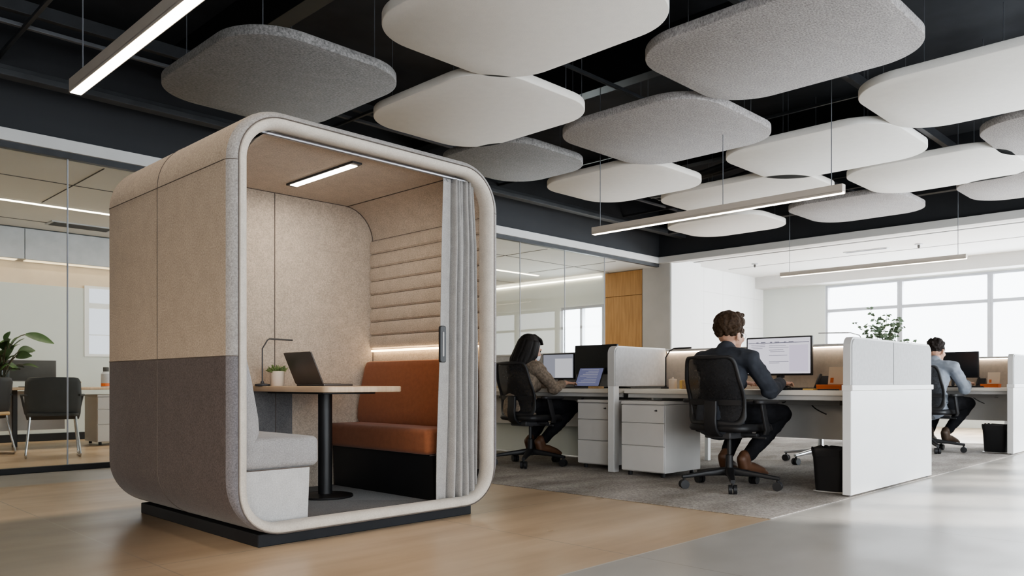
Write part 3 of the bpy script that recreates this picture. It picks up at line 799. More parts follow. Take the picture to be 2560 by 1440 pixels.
# ------------------------------------------------------------------ workstations
def monitor(label, x, y0, y1, z0, z1, desk_z, on, content=True, group=None):
    """screen faces -x"""
    cy = (y0 + y1) / 2
    t = thing('monitor', label, 'monitor', (x, cy, desk_z), group)
    bm = B(); slab(bm, y0, y1, z0, z1, x, x + .03, .008, .004, axis='x'); c = obj('casing', bm, 'blackplastic', t)
    e = .012
    bm = B(); slab(bm, y0 + e, y1 - e, z0 + e + .004, z1 - e, x - .0025, x + .001, .003, .0008, axis='x'); s = obj('screen', bm, on, c, False)
    if content:
        H_ = z1 - z0; W_ = y1 - y0
        bm = B(); box(bm, x - .0032, x - .0024, y0 + .03, y0 + W_ * .33, z0 + .03, z1 - .07, .0002); obj('sidebar', bm, 'screen_side', c, False)
        bm = B(); box(bm, x - .0034, x - .0024, y0 + .02, y1 - .02, z1 - .052, z1 - .047, .0002)
        for k in range(10): box(bm, x - .0034, x - .0024, y1 - .05 - .04 * k - .02 * (k % 3), y1 - .05 - .04 * k, z1 - .046, z1 - .041, .0002)
        obj('toolbar', bm, 'screen_bar', c, False)
        bm = B()
        for k, (a, b, zz) in enumerate(((.08, .3, .06), (.08, .3, .075), (.10, .26, .09), (.36, .62, .07), (.36, .66, .085), (.36, .58, .105), (.38, .6, .12), (.36, .64, .15), (.36, .66, .20), (.36, .52, .212))):
            box(bm, x - .0034, x - .0024, y1 - b * W_, y1 - a * W_, z1 - zz - .004, z1 - zz, .0002)
        obj('text_lines', bm, 'screen_text', c, False)
    bm = B(); box(bm, x + .03, x + .055, cy - .03, cy + .03, z0 - .02, z0 + .16); grow(bm, [(x + .045, cy, desk_z + .032), (x + .045, cy, z0 + .05)], [.018, .018], 10); obj('stand', bm, 'darkgrey', t)
    bm = B(); slab(bm, x - .05, x + .13, cy - .12, cy + .12, desk_z, desk_z + .010, .03, .003); obj('stand_base', bm, 'darkgrey', t)
    return t

DZ = .735
def desk(label, x0, x1, y0, y1):
    t = thing('office_desk', label, 'desk', ((x0 + x1) / 2, (y0 + y1) / 2, 0), 'white bench desks')
    bm = B(); slab(bm, x0, x1, y0, y1, DZ - .038, DZ, .012, .004); obj('desktop', bm, 'desk', t)
    bm = B(); box(bm, x0 + .04, x0 + .07, y0 + .02, y1 - .02, DZ - .075, DZ - .038); box(bm, x1 - .07, x1 - .04, y0 + .02, y1 - .02, DZ - .075, DZ - .038); obj('under_rail', bm, 'trimgrey', t, False)
    bm = B(); box(bm, x1 - .12, x1 - .10, y0 + .01, y1 - .01, .34, DZ - .06); obj('modesty_panel', bm, 'trimgrey', t, False)
    bm = B(); box(bm, x1 - .30, x1 - .14, y0 + .25, y1 - .15, DZ - .12, DZ - .115); box(bm, x1 - .30, x1 - .29, y0 + .25, y1 - .15, DZ - .12, DZ - .07); obj('cable_tray', bm, 'edge', t, False)
    for y in (y0 + .03, y1 - .07):
        bm = B(); box(bm, x1 - .10, x1 - .05, y, y + .04, 0.007, DZ - .038); obj('leg', bm, 'white', t, False)
    bm = B(); tube(bm, arc((x1 - .24, y0 + .5, DZ - .10), (x1 - .34, y0 + .46, DZ - .14), (x1 - .28, y0 + .36, DZ - .19), 6), .005, 6); obj('cable', bm, 'blackplastic', t)
    bm = B(); tube(bm, arc((x1 - .24, y0 + .75, DZ - .06), (x1 - .36, y0 + .7, DZ - .15), (x1 - .26, y0 + .66, DZ - .06), 6), .004, 6); obj('cable', bm, 'blackplastic', t)
    return t

def end_panel(label, x0, x1, y0, z_top=1.108):
    """white end panel of a bench; fabric screen on top"""
    y1 = y0 + .06
    t = thing('end_panel', label, 'desk end panel', ((x0 + x1) / 2, y0 + .03, 0), 'white end panels of the desk benches')
    obj('lower_panel', box(B(), x0, x1, y0, y1, .018, .735, .003), 'white', t, False)
    obj('ledge', box(B(), x0 - .004, x1 + .012, y0 - .012, y1 + .004, .735, .775, .004), 'white', t, False)
    mid = x0 + (x1 - x0) * .475
    # screen: one trim loop and two fabric fields
    pts = rrect(x0 + .005, x1 - .005, .70, z_top, .07, 8); pts = [p for p in pts if p[1] > .775]
    top = sorted([p for p in rrect(x0 + .005, x1 - .005, .70, z_top, .07, 8) if p[1] > .8], key=lambda p: p[0])
    outl = [(x0 + .005, .775)] + top + [(x1 - .005, .775)]
    bm = B(); loft(bm, [[(p, y, q) for p, q in outl] for y in (y0 + .006, y1 - .004)]); obj('screen_frame', bm, 'trimgrey', t, angle=60)
    def field(a, b, r0, r1):
        o2 = [(a, .777)]
        if r0: o2 += [(a + .055 * (1 - math.cos(q)), z_top - .014 - .055 * (1 - math.sin(q))) for q in (PI / 2 * k / 6 for k in range(7))]
        else: o2 += [(a, z_top - .014)]
        if r1: o2 += [(b - .055 * (1 - math.sin(q)), z_top - .014 - .055 * (1 - math.cos(q))) for q in (PI / 2 * k / 6 for k in range(7))]
        else: o2 += [(b, z_top - .014)]
        o2 += [(b, .777)]
        bm = B(); loft(bm, [[(p, y, q) for p, q in o2] for y in (y0 + .008, y0 - .002)]); obj('fabric_screen', bm, 'fabric_w', t, angle=60)
    field(x0 + .02, mid - .007, True, False); field(mid + .007, x1 - .02, False, True)
    obj('seam_strip', box(B(), mid - .008, mid + .008, y0 + .001, y0 + .008, .777, z_top - .012), 'darkgrey', t, False)
    for x in (x0 + .05, x1 - .05): obj('levelling_foot', lathe(B(), [(.014, .007), (.014, .02)], x, y0 + .03, 10), 'darkgrey', t)
    return t

def spine(label, x, y0, y1, z_top=1.105, fm='fabric_b', led=True):
    t = thing('privacy_screen', label, 'privacy screen', (x, (y0 + y1) / 2, 0))
    obj('fabric_field', box(B(), x - .016, x + .016, y0, y1, .60, z_top - .02, .004), fm, t)
    obj('cap_rail', box(B(), x - .03, x + .03, y0, y1, z_top - .022, z_top, .005), 'trimgrey', t)
    if led:
        s = obj('light_strip', box(B(), x - .028, x - .018, y0 + .05, y1 - .05, z_top - .030, z_top - .023), 'led_desk', t, False); s['label'] = 'thin warm light strip under the cap'
    for y in (y0 + .2, y1 - .2): obj('post', box(B(), x - .02, x + .02, y - .02, y + .02, .007, .60), 'white', t, False)
    return t

def divider(label, x0, x1, y, z_top=1.115):
    t = thing('desk_divider', label, 'desk divider', ((x0 + x1) / 2, y, 0))
    obj('post', box(B(), x0, x0 + .075, y - .035, y + .035, .007, DZ + .03, .004), 'white', t)
    outl = [(x1, .76), (x0 + .0, .76)] + [(x0 + .07 * (1 - math.cos(q)), z_top - .07 * (1 - math.sin(q))) for q in (PI / 2 * k / 8 for k in range(9))] + [(x1, z_top)]
    bm = B(); loft(bm, [[(p, yy, q) for p, q in outl] for yy in (y - .035, y + .035)]); obj('frame', bm, 'trimgrey', t, angle=60)
    o2 = [(x1, .765), (x0 + .012, .765)] + [(x0 + .012 + .06 * (1 - math.cos(q)), z_top - .012 - .06 * (1 - math.sin(q))) for q in (PI / 2 * k / 8 for k in range(9))] + [(x1, z_top - .012)]
    for s in (-1, 1):
        bm = B(); loft(bm, [[(p, yy, q) for p, q in o2] for yy in (y + s * .03, y + s * .041)]); obj('fabric_screen', bm, 'fabric_w', t, angle=60)
    return t

def pedestal(label, x0, x1, y0, y1, top=.635, lock=True, split=(.455, .265)):
    t = thing('drawer_pedestal', label, 'drawer unit', ((x0 + x1) / 2, (y0 + y1) / 2, 0), 'white three drawer pedestals')
    obj('carcass', box(B(), x0 + .018, x1, y0, y1, .045, top - .027), 'pedestal', t, False)
    obj('top', box(B(), x0 - .002, x1 + .002, y0 - .002, y1 + .002, top - .025, top), 'pedestal', t, False)
    zz = [top - .03, split[0], split[1], .05]
    for k in range(3):
        d = obj('drawer', box(B(), x0, x0 + .017, y0 + .002, y1 - .002, zz[k + 1] + .003, zz[k] - .003), 'pedestal', t, False)
        if k == 0 and lock:
            bm = B(); tube(bm, [(x0 + .002, y0 + .075, zz[0] - .045), (x0 - .004, y0 + .075, zz[0] - .045)], .008, 12); box(bm, x0 - .012, x0 - .003, y0 + .06, y0 + .09, zz[0] - .049, zz[0] - .042); obj('lock', bm, 'darkgrey', d)
    for x in (x0 + .06, x1 - .06):
        for y in (y0 + .05, y1 - .05):
            bm = B(); lathe(bm, [(.018, .007), (.02, .02), (.018, .046)], x, y, 10); obj('foot', bm, 'blackplastic', t)
    return t

def waste_bin(label, x, y):
    t = thing('waste_bin', label, 'waste bin', (x, y, 0), 'black waste bins')
    bm = B()
    rings = []
    for r, z in ((.105, .007), (.107, .02), (.122, .29), (.126, .305), (.122, .31), (.115, .305), (.108, .10), (.09, .03)):
        rings.append([(x + px, y + py, z) for px, py in rrect(-r, r, -r, r, .05)])
    loft(bm, rings); obj('bucket', bm, 'bin', t)
    bm = B(); rings = []
    for k, (r, z) in enumerate(((.123, .26), (.128, .29), (.130, .312), (.124, .324), (.116, .318), (.107, .28), (.08, .23))):
        pts = rrect(-r, r, -r, r, .05); rings.append([(x + px * (1 + .02 * math.sin(i * 2.1 + k)), y + py * (1 + .02 * math.cos(i * 1.7 + k)), z + .006 * math.sin(i * 1.9 + k)) for i, (px, py) in enumerate(pts)])
    loft(bm, rings); obj('bin_liner', bm, 'bag', t)
    bm = B(); slab(bm, x - .12, x + .12, y - .12, y + .12, .0072, .014, .05, .003); obj('bin_base', bm, 'trimgrey', t)
    return t

# -- office chair facing +x at the origin
def office_chair(label, cols=('chairmesh', 'blackplastic', 'blackplastic'), base_m='blackplastic', ang=217):
    mesh_m, fm, seat_m = cols
    t = thing('office_chair', label, 'office chair', (0, 0, 0), 'swivel office chairs')
    # seat
    bm = B(); rings = []
    for off, z in ((.05, .425), (.012, .432), (0, .45), (.006, .475), (.03, .486), (.10, .482)):
        rings.append([(p, q, z - (.012 if p > .2 else 0)) for p, q in rrect(-.22 + off, .26 - off, -.245 + off, .245 - off, .09 - off * .5, 6)])
    loft(bm, rings); obj('seat', bm, seat_m, t, angle=60)
    bm = B(); box(bm, -.16, .14, -.11, .11, .375, .425, .012); box(bm, -.02, .02, -.24, .24, .395, .415); tube(bm, [(.02, -.12, .39), (.02, -.29, .385)], .008, 8); obj('mechanism', bm, 'darkgrey', t)
    # backrest, curved and leaning back
    def bp(u, v):   # u -1..1 across, v 0..1 up
        z = .49 + .475 * v; w = .215 + .02 * math.sin(PI * min(1, v * 1.1)) - .012 * v
        x = -.215 - .085 * v ** 1.3 + .03 * math.sin(PI * min(1, v * 1.6)) * (1 if v < .62 else .8) + .045 * (u * u) - .0
        return Vector((x, u * w, z))
    def outline(k=9, ins=0.):
        pts = []
        for (cu, cv, a) in ((1, 1, 0), (-1, 1, 90), (-1, 0, 180), (1, 0, 270)):
            for i in range(k):
                th = math.radians(a + 90 * i / (k - 1)); ru, rv = .22, .13
                pts.append((cu * (1 - ru - ins) + ru * math.cos(th), (cv if cv else 0) + (-1 if cv else 1) * (rv + ins * .5) + rv * math.sin(th)))
        # densify straight runs
        out = []
        for i, p in enumerate(pts):
            q = pts[(i + 1) % len(pts)]; n = max(1, int(max(abs(p[0] - q[0]), abs(p[1] - q[1]) * 1.2) / .12))
            for j in range(n): out.append((p[0] + (q[0] - p[0]) * j / n, p[1] + (q[1] - p[1]) * j / n))
        return out
    ol = outline()
    bm = B(); rings = []
    for u, v in ol:
        c = bp(u, v); d = Vector((0, u, (v - .5) * 1.6)); d.normalize()
        r = .017 if v > .15 else .026
        rings.append([c + Vector((math.cos(q) * .013, 0, 0)) + d * (math.sin(q) * r) for q in (2 * PI * j / 8 for j in range(8))])
    loft(bm, rings, wrap=True); obj('back_frame', bm, fm, t, angle=60)
    bm = B(); n = 14
    grid = [[bp(-.97 + 1.94 * i / n, .03 + .94 * j / n) for i in range(n + 1)] for j in range(n + 1)]
    loft(bm, grid, cap=False, closed=False); obj('back_mesh', bm, mesh_m, t, angle=180)
    bm = B(); loft(bm, [[bp(-.93 + 1.86 * i / n, v) + Vector((dx, 0, 0)) for i in range(n + 1)] for v, dx in ((.27, -.004), (.275, -.014), (.36, -.014), (.365, -.004))], cap=False, closed=False); obj('lumbar_band', bm, fm, t, angle=60)
    # rear spine bracket
    pts = [bp(0, .34) + Vector((-.03, 0, 0)), bp(0, .2) + Vector((-.035, 0, 0)), bp(0, .05) + Vector((-.035, 0, 0)), Vector((-.235, 0, .45)), Vector((-.19, 0, .405)), Vector((-.08, 0, .395))]
    bm = B(); rings = []
    for i, p in enumerate(pts):
        a = pts[max(i - 1, 0)]; b = pts[min(i + 1, len(pts) - 1)]; tg = (b - a).normalized(); nn = Vector((0, 1, 0)).cross(tg)
        rings.append([p + Vector((0, a_, 0)) + nn * b_ for a_, b_ in rrect(-.05, .05, -.013, .013, .008, 3)])
    loft(bm, rings); obj('spine_bracket', bm, fm, t, angle=50)
    for s in (-1, 1):
        bm = B(); rings = []
        for p in ((.0, .235 * s, .405), (.02, .285 * s, .41), (.02, .30 * s, .44), (-.02, .302 * s, .54), (-.045, .30 * s, .635)):
            rings.append([(p[0] + a_, p[1] + b_, p[2]) for a_, b_ in rrect(-.028, .028, -.012, .012, .008, 3)])
        loft(bm, rings); arm = obj('armrest', bm, fm, t, angle=50)
        bm = B(); slab(bm, -.13, .13, .30 * s - .042, .30 * s + .042, .632, .66, .04, .009, 6); obj('arm_pad', bm, 'blackplastic', arm)
    bm = B(); lathe(bm, [(.028, .09), (.03, .12), (.026, .24), (.026, .245), (.016, .25), (.016, .38)], 0, 0, 18); obj('gas_column', bm, base_m, t)
    for k in range(5):
        a = math.radians(ang + 72 * k); c, s = math.cos(a), math.sin(a)
        bm = B(); rings = []
        for r, z, w, h in ((0, .125, .032, .032), (.06, .123, .03, .028), (.19, .112, .024, .018), (.32, .094, .02, .014), (.362, .09, .016, .012)):
            rings.append([(r * c - p * s, r * s + p * c, z + q) for p, q in rrect(-w, w, -h, h, min(w, h) * .6, 3)])
        loft(bm, rings); leg = obj('base_leg', bm, base_m, t, angle=50)
        bm = B(); cx, cy = .348 * c, .348 * s
        for sd in (-1, 1):
            o_ = Vector((-s, c, 0)) * (sd * .017)
            tube(bm, [Vector((cx, cy, .0335)) + o_ - Vector((-s, c, 0)) * .012, Vector((cx, cy, .0335)) + o_ + Vector((-s, c, 0)) * .012], .033, 14)
        tube(bm, [(cx, cy, .036), (cx, cy, .09)], .010, 8); obj('caster', bm, 'blackplastic', leg)
    return t

# ---- people, seated at the origin facing +x (seat top .48)
def person(label, shirt, trousers, shoe, skin, hair, style, sleeve_end=.96, lean=0., right_hand=(.49, -.20), left_hand=(.47, .12), female=False, glasses=False, head_pitch=8, head_yaw=0):
    t = thing('person', label, 'person', (0, 0, 0))
    sw = .175 if female else .205
    k = .90 if female else 1.
    L_ = lean
    sh_z = .955 if not female else .915
    pel = Vector((-.06, 0, .56)); waist = Vector((-.075 + .3 * L_, 0, .69)); chest = Vector((-.05 + .75 * L_, 0, sh_z - .115)); nb = Vector((-.03 + L_, 0, sh_z + .03))
    head_c = nb + Vector((.055, 0, .155))
    hm = Matrix.Translation(head_c) @ Matrix.Scale(1.07, 4) @ Matrix.Rotation(math.radians(head_yaw), 4, 'Z') @ Matrix.Rotation(math.radians(head_pitch), 4, 'Y')
    arms, legs = [], []
    for s, hd in ((-1, right_hand), (1, left_hand)):
        shd = Vector((-.035 + L_, s * sw, sh_z)); w = Vector((hd[0] - .085, hd[1], .782))
        el = Vector((.115 + L_ * .6, s * (sw + .062), .775)) if False else None
        # elbow from a simple two-link solve, hanging outward and down
        ua, fa = .295 * k, .265 * k
        d = w - shd; D = min(d.length, ua + fa - .005); u = d.normalized()
        x = (ua * ua - fa * fa + D * D) / (2 * D); h_ = math.sqrt(max(ua * ua - x * x, .0004))
        pref = Vector((-.25, s * .45, -1)); pref = (pref - u * pref.dot(u)).normalized()
        el = shd + u * x + pref * h_
        w = shd + u * D
        arms.append((s, shd, el, w, Vector((hd[0], hd[1], .768))))
        hip = Vector((-.06, s * .092, .555)); kn = Vector((.425, s * (.225 if s < 0 else .12), .545)); an = Vector((.115 if s < 0 else .17, s * .10, .205)); toe = an + Vector((.165, s * .03, -.085))
        legs.append((s, hip, kn, an, toe))
    def torso(bm, e):
        tw = .90 if female else 1.
        grow(bm, [pel + Vector((0, 0, -.03)), pel + Vector((0, 0, .05)), waist, (waist + chest) / 2, chest, chest + Vector((.012, 0, .06)), nb + Vector((-.01, 0, -.02))],
             [(.175 * tw + e, .125 + e), (.17 * tw + e, .125 + e), (.142 * tw + e, .105 + e), (.155 * tw + e, .115 + e), (.165 * tw + e, .12 + e), (.15 * tw + e, .10 + e), (.085 + e, .068 + e)], 20)
        grow(bm, [arms[0][1] + Vector((0, .0, .0)), nb + Vector((-.015, 0, -.012)), arms[1][1]], [.058 * tw + e, .07 + e, .058 * tw + e], 14, side=(1, 0, 0))
        if female:
            for s in (-1, 1): ell(bm, chest + Vector((.075, s * .07, -.01)), (.06 + e, .065 + e, .065 + e))
    def armx(bm, e, frac):
        for s, shd, el, w, h in arms:
            q = el + (w - el) * frac
            grow(bm, [shd, shd + (el - shd) * .5, el], [.054 * k + e, .049 * k + e, .042 * k + e], 12)
            if frac > 0: grow(bm, [el, el + (w - el) * min(frac, .35), q], [.042 * k + e, .041 * k + e, (.041 - .012 * frac) * k + e], 12)
    def legx(bm, e, fr=1.):
        for s, hip, kn, an, toe in legs:
            grow(bm, [hip, hip + (kn - hip) * .5, kn], [.088 * k + e, .078 * k + e, .056 * k + e], 14)
            q = kn + (an - kn) * fr
            grow(bm, [kn, kn + (an - kn) * .35, q], [.056 * k + e, .056 * k + e, (.036 + .012 * (1 - fr)) * k + e], 12)
    # body ---------------------------------------------------------
    bm = B(); torso(bm, 0); armx(bm, 0, 1.); legx(bm, 0)
    grow(bm, [nb + Vector((-.012, 0, -.02)), nb + Vector((.02, 0, .06)), head_c + Vector((-.005, 0, -.04))], [.057 * k, .054 * k, .055 * k], 14)
    for s, hip, kn, an, toe in legs: grow(bm, [an + Vector((-.02, 0, -.045)), an + Vector((.05, 0, -.045)), toe], [.026, .028, (.030, .016)], 12)
    hb = B()
    ell(hb, (-.012, 0, .035), (.102, .079, .098)); ell(hb, (.03, 0, -.02), (.07, .066, .085)); ell(hb, (.043, 0, -.075), (.052, .05, .042)); ell(hb, (.078, 0, -.098), (.022, .026, .02))
    grow(hb, [(.088, 0, .02), (.104, 0, -.01), (.112, 0, -.024)], [.010, .012, .014], 10); 
    for s in (-1, 1):
        ell(hb, (.106, s * .010, -.028), (.010, .009, .008)); ell(hb, (.085, s * .03, .024), (.016, .022, .009)); ell(hb, (.068, s * .042, -.022), (.022, .022, .022))
        ell(hb, (-.008, s * .079, -.01), (.018, .008, .030), Matrix.Rotation(.25, 4, 'Y')); ell(hb, (-.010, s * .084, -.004), (.020, .006, .026)); ell(hb, (-.002, s * .080, -.034), (.009, .007, .010))
    ell(hb, (.092, 0, -.062), (.012, .024, .007)); ell(hb, (.090, 0, -.073), (.012, .020, .007))
    merge(bm, hb, hm)
    for s, shd, el, w, h in arms:
        f = (h - w); f.z = 0; f.normalize(); sd = Vector((-f.y, f.x, 0))   # left of the hand direction
        z0 = w.z - .004
        pc = w + f * .052
        grow(bm, [w, w + f * .03, pc + Vector((0, 0, -.002)), w + f * .088 + Vector((0, 0, -.006))], [(.026 * k, .020), (.033 * k, .017), (.040 * k, .015), (.039 * k, .012)], 12, side=sd)
        for i, (o_, ln) in enumerate(((-.030, .058), (-.0105, .074), (.0095, .080), (.029, .070))):
            o_ = o_ * (-s) * -1   # little finger outside
            idx = ln * k
            a = w + f * .085 + sd * (o_ * -1 if s < 0 else o_) * k + Vector((0, 0, -.004))
            b = a + f * idx * .42 + Vector((0, 0, .008)); c = a + f * idx * .78 + Vector((0, 0, -.003)); d = a + f * idx + Vector((0, 0, -.020))
            grow(bm, [a - f * .02, a, b, c, d], [.0088 * k, .009 * k, .0085 * k, .0078 * k, .0065 * k], 8, caps=2)
        ins = sd * (1 if s < 0 else -1)     # thumb on the inner side
        a = w + f * .028 + ins * .026; grow(bm, [a - ins * .012, a + f * .022 + ins * .016 + Vector((0, 0, -.006)), a + f * .048 + ins * .020 + Vector((0, 0, -.014))], [.013 * k, .0105 * k, .0075 * k], 8, caps=2)
    obj('body', remesh(bm, .0045, 3), skin, t, angle=180)
    # eyes
    bm = B()
    for s in (-1, 1): ell(bm, (.084, s * .031, .006), (.011, .013, .010))
    b2 = B(); merge(b2, bm, hm); obj('eyes', b2, 'screen_off', t)
    # clothes ---------------------------------------------------------
    bm = B(); torso(bm, .014); armx(bm, .013, sleeve_end)
    if not female: grow(bm, [pel + Vector((-.005, 0, -.05)), pel + Vector((0, 0, .05))], [(.192, .150), (.188, .145)], 20); grow(bm, [nb + Vector((-.014, 0, -.01)), nb + Vector((.004, 0, .045))], [.074, .068], 16)
    else: grow(bm, [pel + Vector((.0, 0, -.03)), pel + Vector((0, 0, .06))], [(.185, .150), (.172, .138)], 20)
    rng = random.Random(3)
    for s, shd, el, w, h in arms:   # creases at the elbow
        for q in range(4): ell(bm, el + Vector((rng.uniform(-.02, .02), rng.uniform(-.02, .02), rng.uniform(-.02, .02))), (.05 * k, .048 * k, .046 * k))
    obj('shirt' if not female else 'blouse', wrinkle(remesh(bm, .0075, 3), .0075, 9.), shirt, t, angle=180)
    bm = B(); legx(bm, .012, .88); grow(bm, [pel + Vector((-.0, -.06, -.035)), pel + Vector((0, .06, -.035))], [.115, .115], 14, side=(1, 0, 0))
    obj('trousers', wrinkle(remesh(bm, .0085, 3), .006, 10., 3.), trousers, t, angle=180)
    for s, hip, kn, an, toe in legs:
        bm = B(); d = (toe - an)
        grow(bm, [an + Vector((-.035, 0, .01)), an + Vector((-.02, 0, -.045)), an + d * .45 + Vector((0, 0, -.022)), toe + Vector((.0, 0, -.002)), toe + Vector((.045, s * .008, -.022))], [(.042, .045), (.043, .046), (.047, .042), (.046, .032), (.036, .022)], 14)
        grow(bm, [an + Vector((-.005, 0, .03)), an + Vector((0, 0, -.03))], [.046, .046], 12)
        sh = obj('shoe', remesh(bm, .007, 3), shoe, t, angle=180)
        bm = B(); grow(bm, [an + Vector((-.035, 0, -.085)), an + d * .5 + Vector((0, 0, -.062)), toe + Vector((.045, s * .008, -.042))], [(.040, .012), (.042, .011), (.038, .010)], 12); obj('sole', bm, 'sole' if style == 'curly' else 'shoe_d', sh)
    # hair ---------------------------------------------------------
    bm = B(); rg = random.Random(11)
    if style in ('curly', 'short'):
        ell(bm, (-.022, 0, .048), (.104, .083, .094))
        lump = .025 if style == 'curly' else .012
        for i in range(300 if style == 'curly' else 200):
            th, ph = rg.uniform(0, 2 * PI), math.acos(rg.uniform(-.55, 1))
            d = Vector((math.sin(ph) * math.cos(th), math.sin(ph) * math.sin(th), math.cos(ph)))
            p = Vector((-.022 + d.x * .104, d.y * .082, .045 + d.z * .098))
            if p.x > .045 and p.z < .085: continue
            if abs(p.y) > .055 and p.z < .0 and p.x > -.04: continue
            if p.z < -.035 and p.x > -.05: continue
            r = lump * rg.uniform(.6, 1.15) * (1.25 if p.z > .08 else .75)
            ell(bm, p, (r, r, r), u=8, v=6)
        if style == 'curly':
            for i in range(40): ell(bm, (rg.uniform(-.06, .085), rg.uniform(-.06, .06), rg.uniform(.125, .152)), (.022, .022, .018), u=8, v=6)
    else:
        ell(bm, (-.028, 0, .045), (.104, .090, .098))
        for i in range(60):
            a = math.radians(rg.uniform(62, 298)); r = 1.
            p0 = Vector((-.018 + .096 * math.cos(a), .082 * math.sin(a), .06)); p1 = Vector((-.035 + .105 * math.cos(a), .098 * math.sin(a), -.06))
            q = rg.uniform(-.235, -.17) if math.cos(a) < .2 else rg.uniform(-.17, -.11)
            p2 = Vector((-.055 + .09 * math.cos(a) + rg.uniform(-.015, .015), .10 * math.sin(a) + rg.uniform(-.01, .01), q)); p3 = (p1 + p2) / 2 + Vector((-.008, 0, 0))
            grow(bm, [p0, p1, p3, p2], [.02, .022, .022, .012], 8, caps=2)
        for i in range(14):
            y = -.06 + .12 * i / 13; grow(bm, [(.0, y * .4, .135), (.055, y, .105), (.078, y * 1.1, .07)], [.014, .013, .008], 8, caps=2)
    b2 = B(); merge(b2, bm, hm); obj('hair', remesh(b2, .005, 2), hair, t, angle=180)
    if glasses:
        bm = B()
        for s in (-1, 1):
            tube(bm, [(.106 - .01 * abs(math.cos(q)), s * .034 + .023 * math.cos(q), .006 + .019 * math.sin(q)) for q in (2 * PI * i / 16 for i in range(16))], .0018, 5, wrap=True)
            tube(bm, [(.098, s * .057, .012), (.06, s * .079, .014), (-.005, s * .084, .010)], .0018, 5)
        tube(bm, [(.108, -.012, .01), (.108, .012, .01)], .0018, 5)
        b2 = B(); merge(b2, bm, hm); obj('glasses', b2, 'railm', t)
    if female:
        bm = B(); ell(bm, (.062, 0, -.052), (.052, .056, .046)); ell(bm, (.092, 0, -.042), (.026, .032, .030))
        b2 = B(); merge(b2, bm, hm); obj('face_mask', remesh(b2, .004, 3), 'mask', t, angle=180)
    return t

# -- cluster 1 (the front bench) and its twin further back
OFF = 4.47
X0, X1, XS, YE, YD = 5.47, 7.18, 6.38, 2.13, 4.24     # bench front, rear, spine, end panel, divider
end_panel('white desk end panel with two-part pale fabric screen, nearest on the right', X0, X1, YE)
desk('white desk where the man with curly hair sits, between end panel and divider', 5.68, XS - .02, YE + .065, YD - .04)
desk('white desk on the far side of the front bench behind its privacy screen', XS + .02, X1 - .02, YE + .065, YD + .0)
spine('warm lit beige privacy screen behind the curly haired man', XS, YE + .066, YD)
divider('pale fabric desk divider on a white post between the man and the woman', 5.55, XS - .032, YD)
pedestal('white three drawer pedestal with a lock beside the seated man', 5.46, 6.02, 3.63, 4.06)
waste_bin('black waste bin under the front desk against the end panel', 5.72, 2.35)
monitor('black monitor showing a pale document in front of the curly haired man', 6.1, 2.68, 3.24, .85, 1.165, DZ, 'screen_on')

# woman's part of the bench
desk('white desk where the dark haired woman types', 5.75, XS - .02, YD + .04, 6.9)
spine('grey privacy screen behind the woman and her monitors', XS + .1, YD + .02, 6.95, 1.115, 'fabric_w', False)
pedestal('white three drawer pedestal beside the seated woman', 5.66, 6.2, 4.31, 4.71)
monitor('black switched-off monitor beside the desk divider on the desk of the woman', 6.3, 4.74, 5.28, .875, 1.175, DZ, 'screen_off', False)
monitor('monitor with a pale lit screen on the desk in front of the woman', 6.3, 5.29, 5.73, .825, 1.10, DZ, 'screen_lav', False)
bm = B(); box(bm, 6.2966, 6.2974, 5.31, 5.55, .845, 1.045, .0002); pm = [o for o in bpy.data.objects if o.name.startswith('monitor') and o.parent is None][-1]; obj('page', bm, 'screen_white', [c for c in pm.children if c.name.startswith('casing')][0], False)
bm = B(); box(bm, 6.42, 6.43, 4.3, 6.9, .02, .60); o = obj('back_board', bm, 'wall_green', None, False); tag(o, 'pale board closing the underside of the bench behind the woman', 'desk panel')

# twin bench behind
end_panel('white desk end panel with pale fabric screen at the right edge, further back', X0 + OFF, X1 + OFF, YE)
desk('white desk of the man in the grey shirt, at the far bench', 5.68 + OFF, XS - .02 + OFF, YE + .065, YD - .04)
spine('beige privacy screen of the far bench by the windows', XS + OFF, YE + .066, YD)
waste_bin('black waste bin under the far desk at the right edge', 5.72 + OFF, 2.35)
monitor('black switched-off monitor in front of the man in the grey shirt', 6.1 + OFF, 2.62, 3.2, .85, 1.165, DZ, 'screen_off', False)

# chairs
ch = office_chair('black mesh swivel chair under the man with curly hair')
c2 = copy_tree(ch); relabel(c2, 'black mesh swivel chair under the dark haired woman, beside the booth', (5.51, 5.17, .007), math.radians(-4))
c3 = copy_tree(ch); relabel(c3, 'dark mesh swivel chair under the man in the grey shirt', (5.30 + OFF, 2.93, .007), math.radians(-6))
ch.location = (5.33, 2.97, .007); ch.rotation_euler = (0, 0, math.radians(-4))
c4 = office_chair('pale grey swivel chair seen under the front desk beyond the privacy screen', ('greylite', 'greylite', 'greylite'), 'chrome', 200)
c4.location = (7.6, 3.25, .007); c4.rotation_euler = (0, 0, PI)
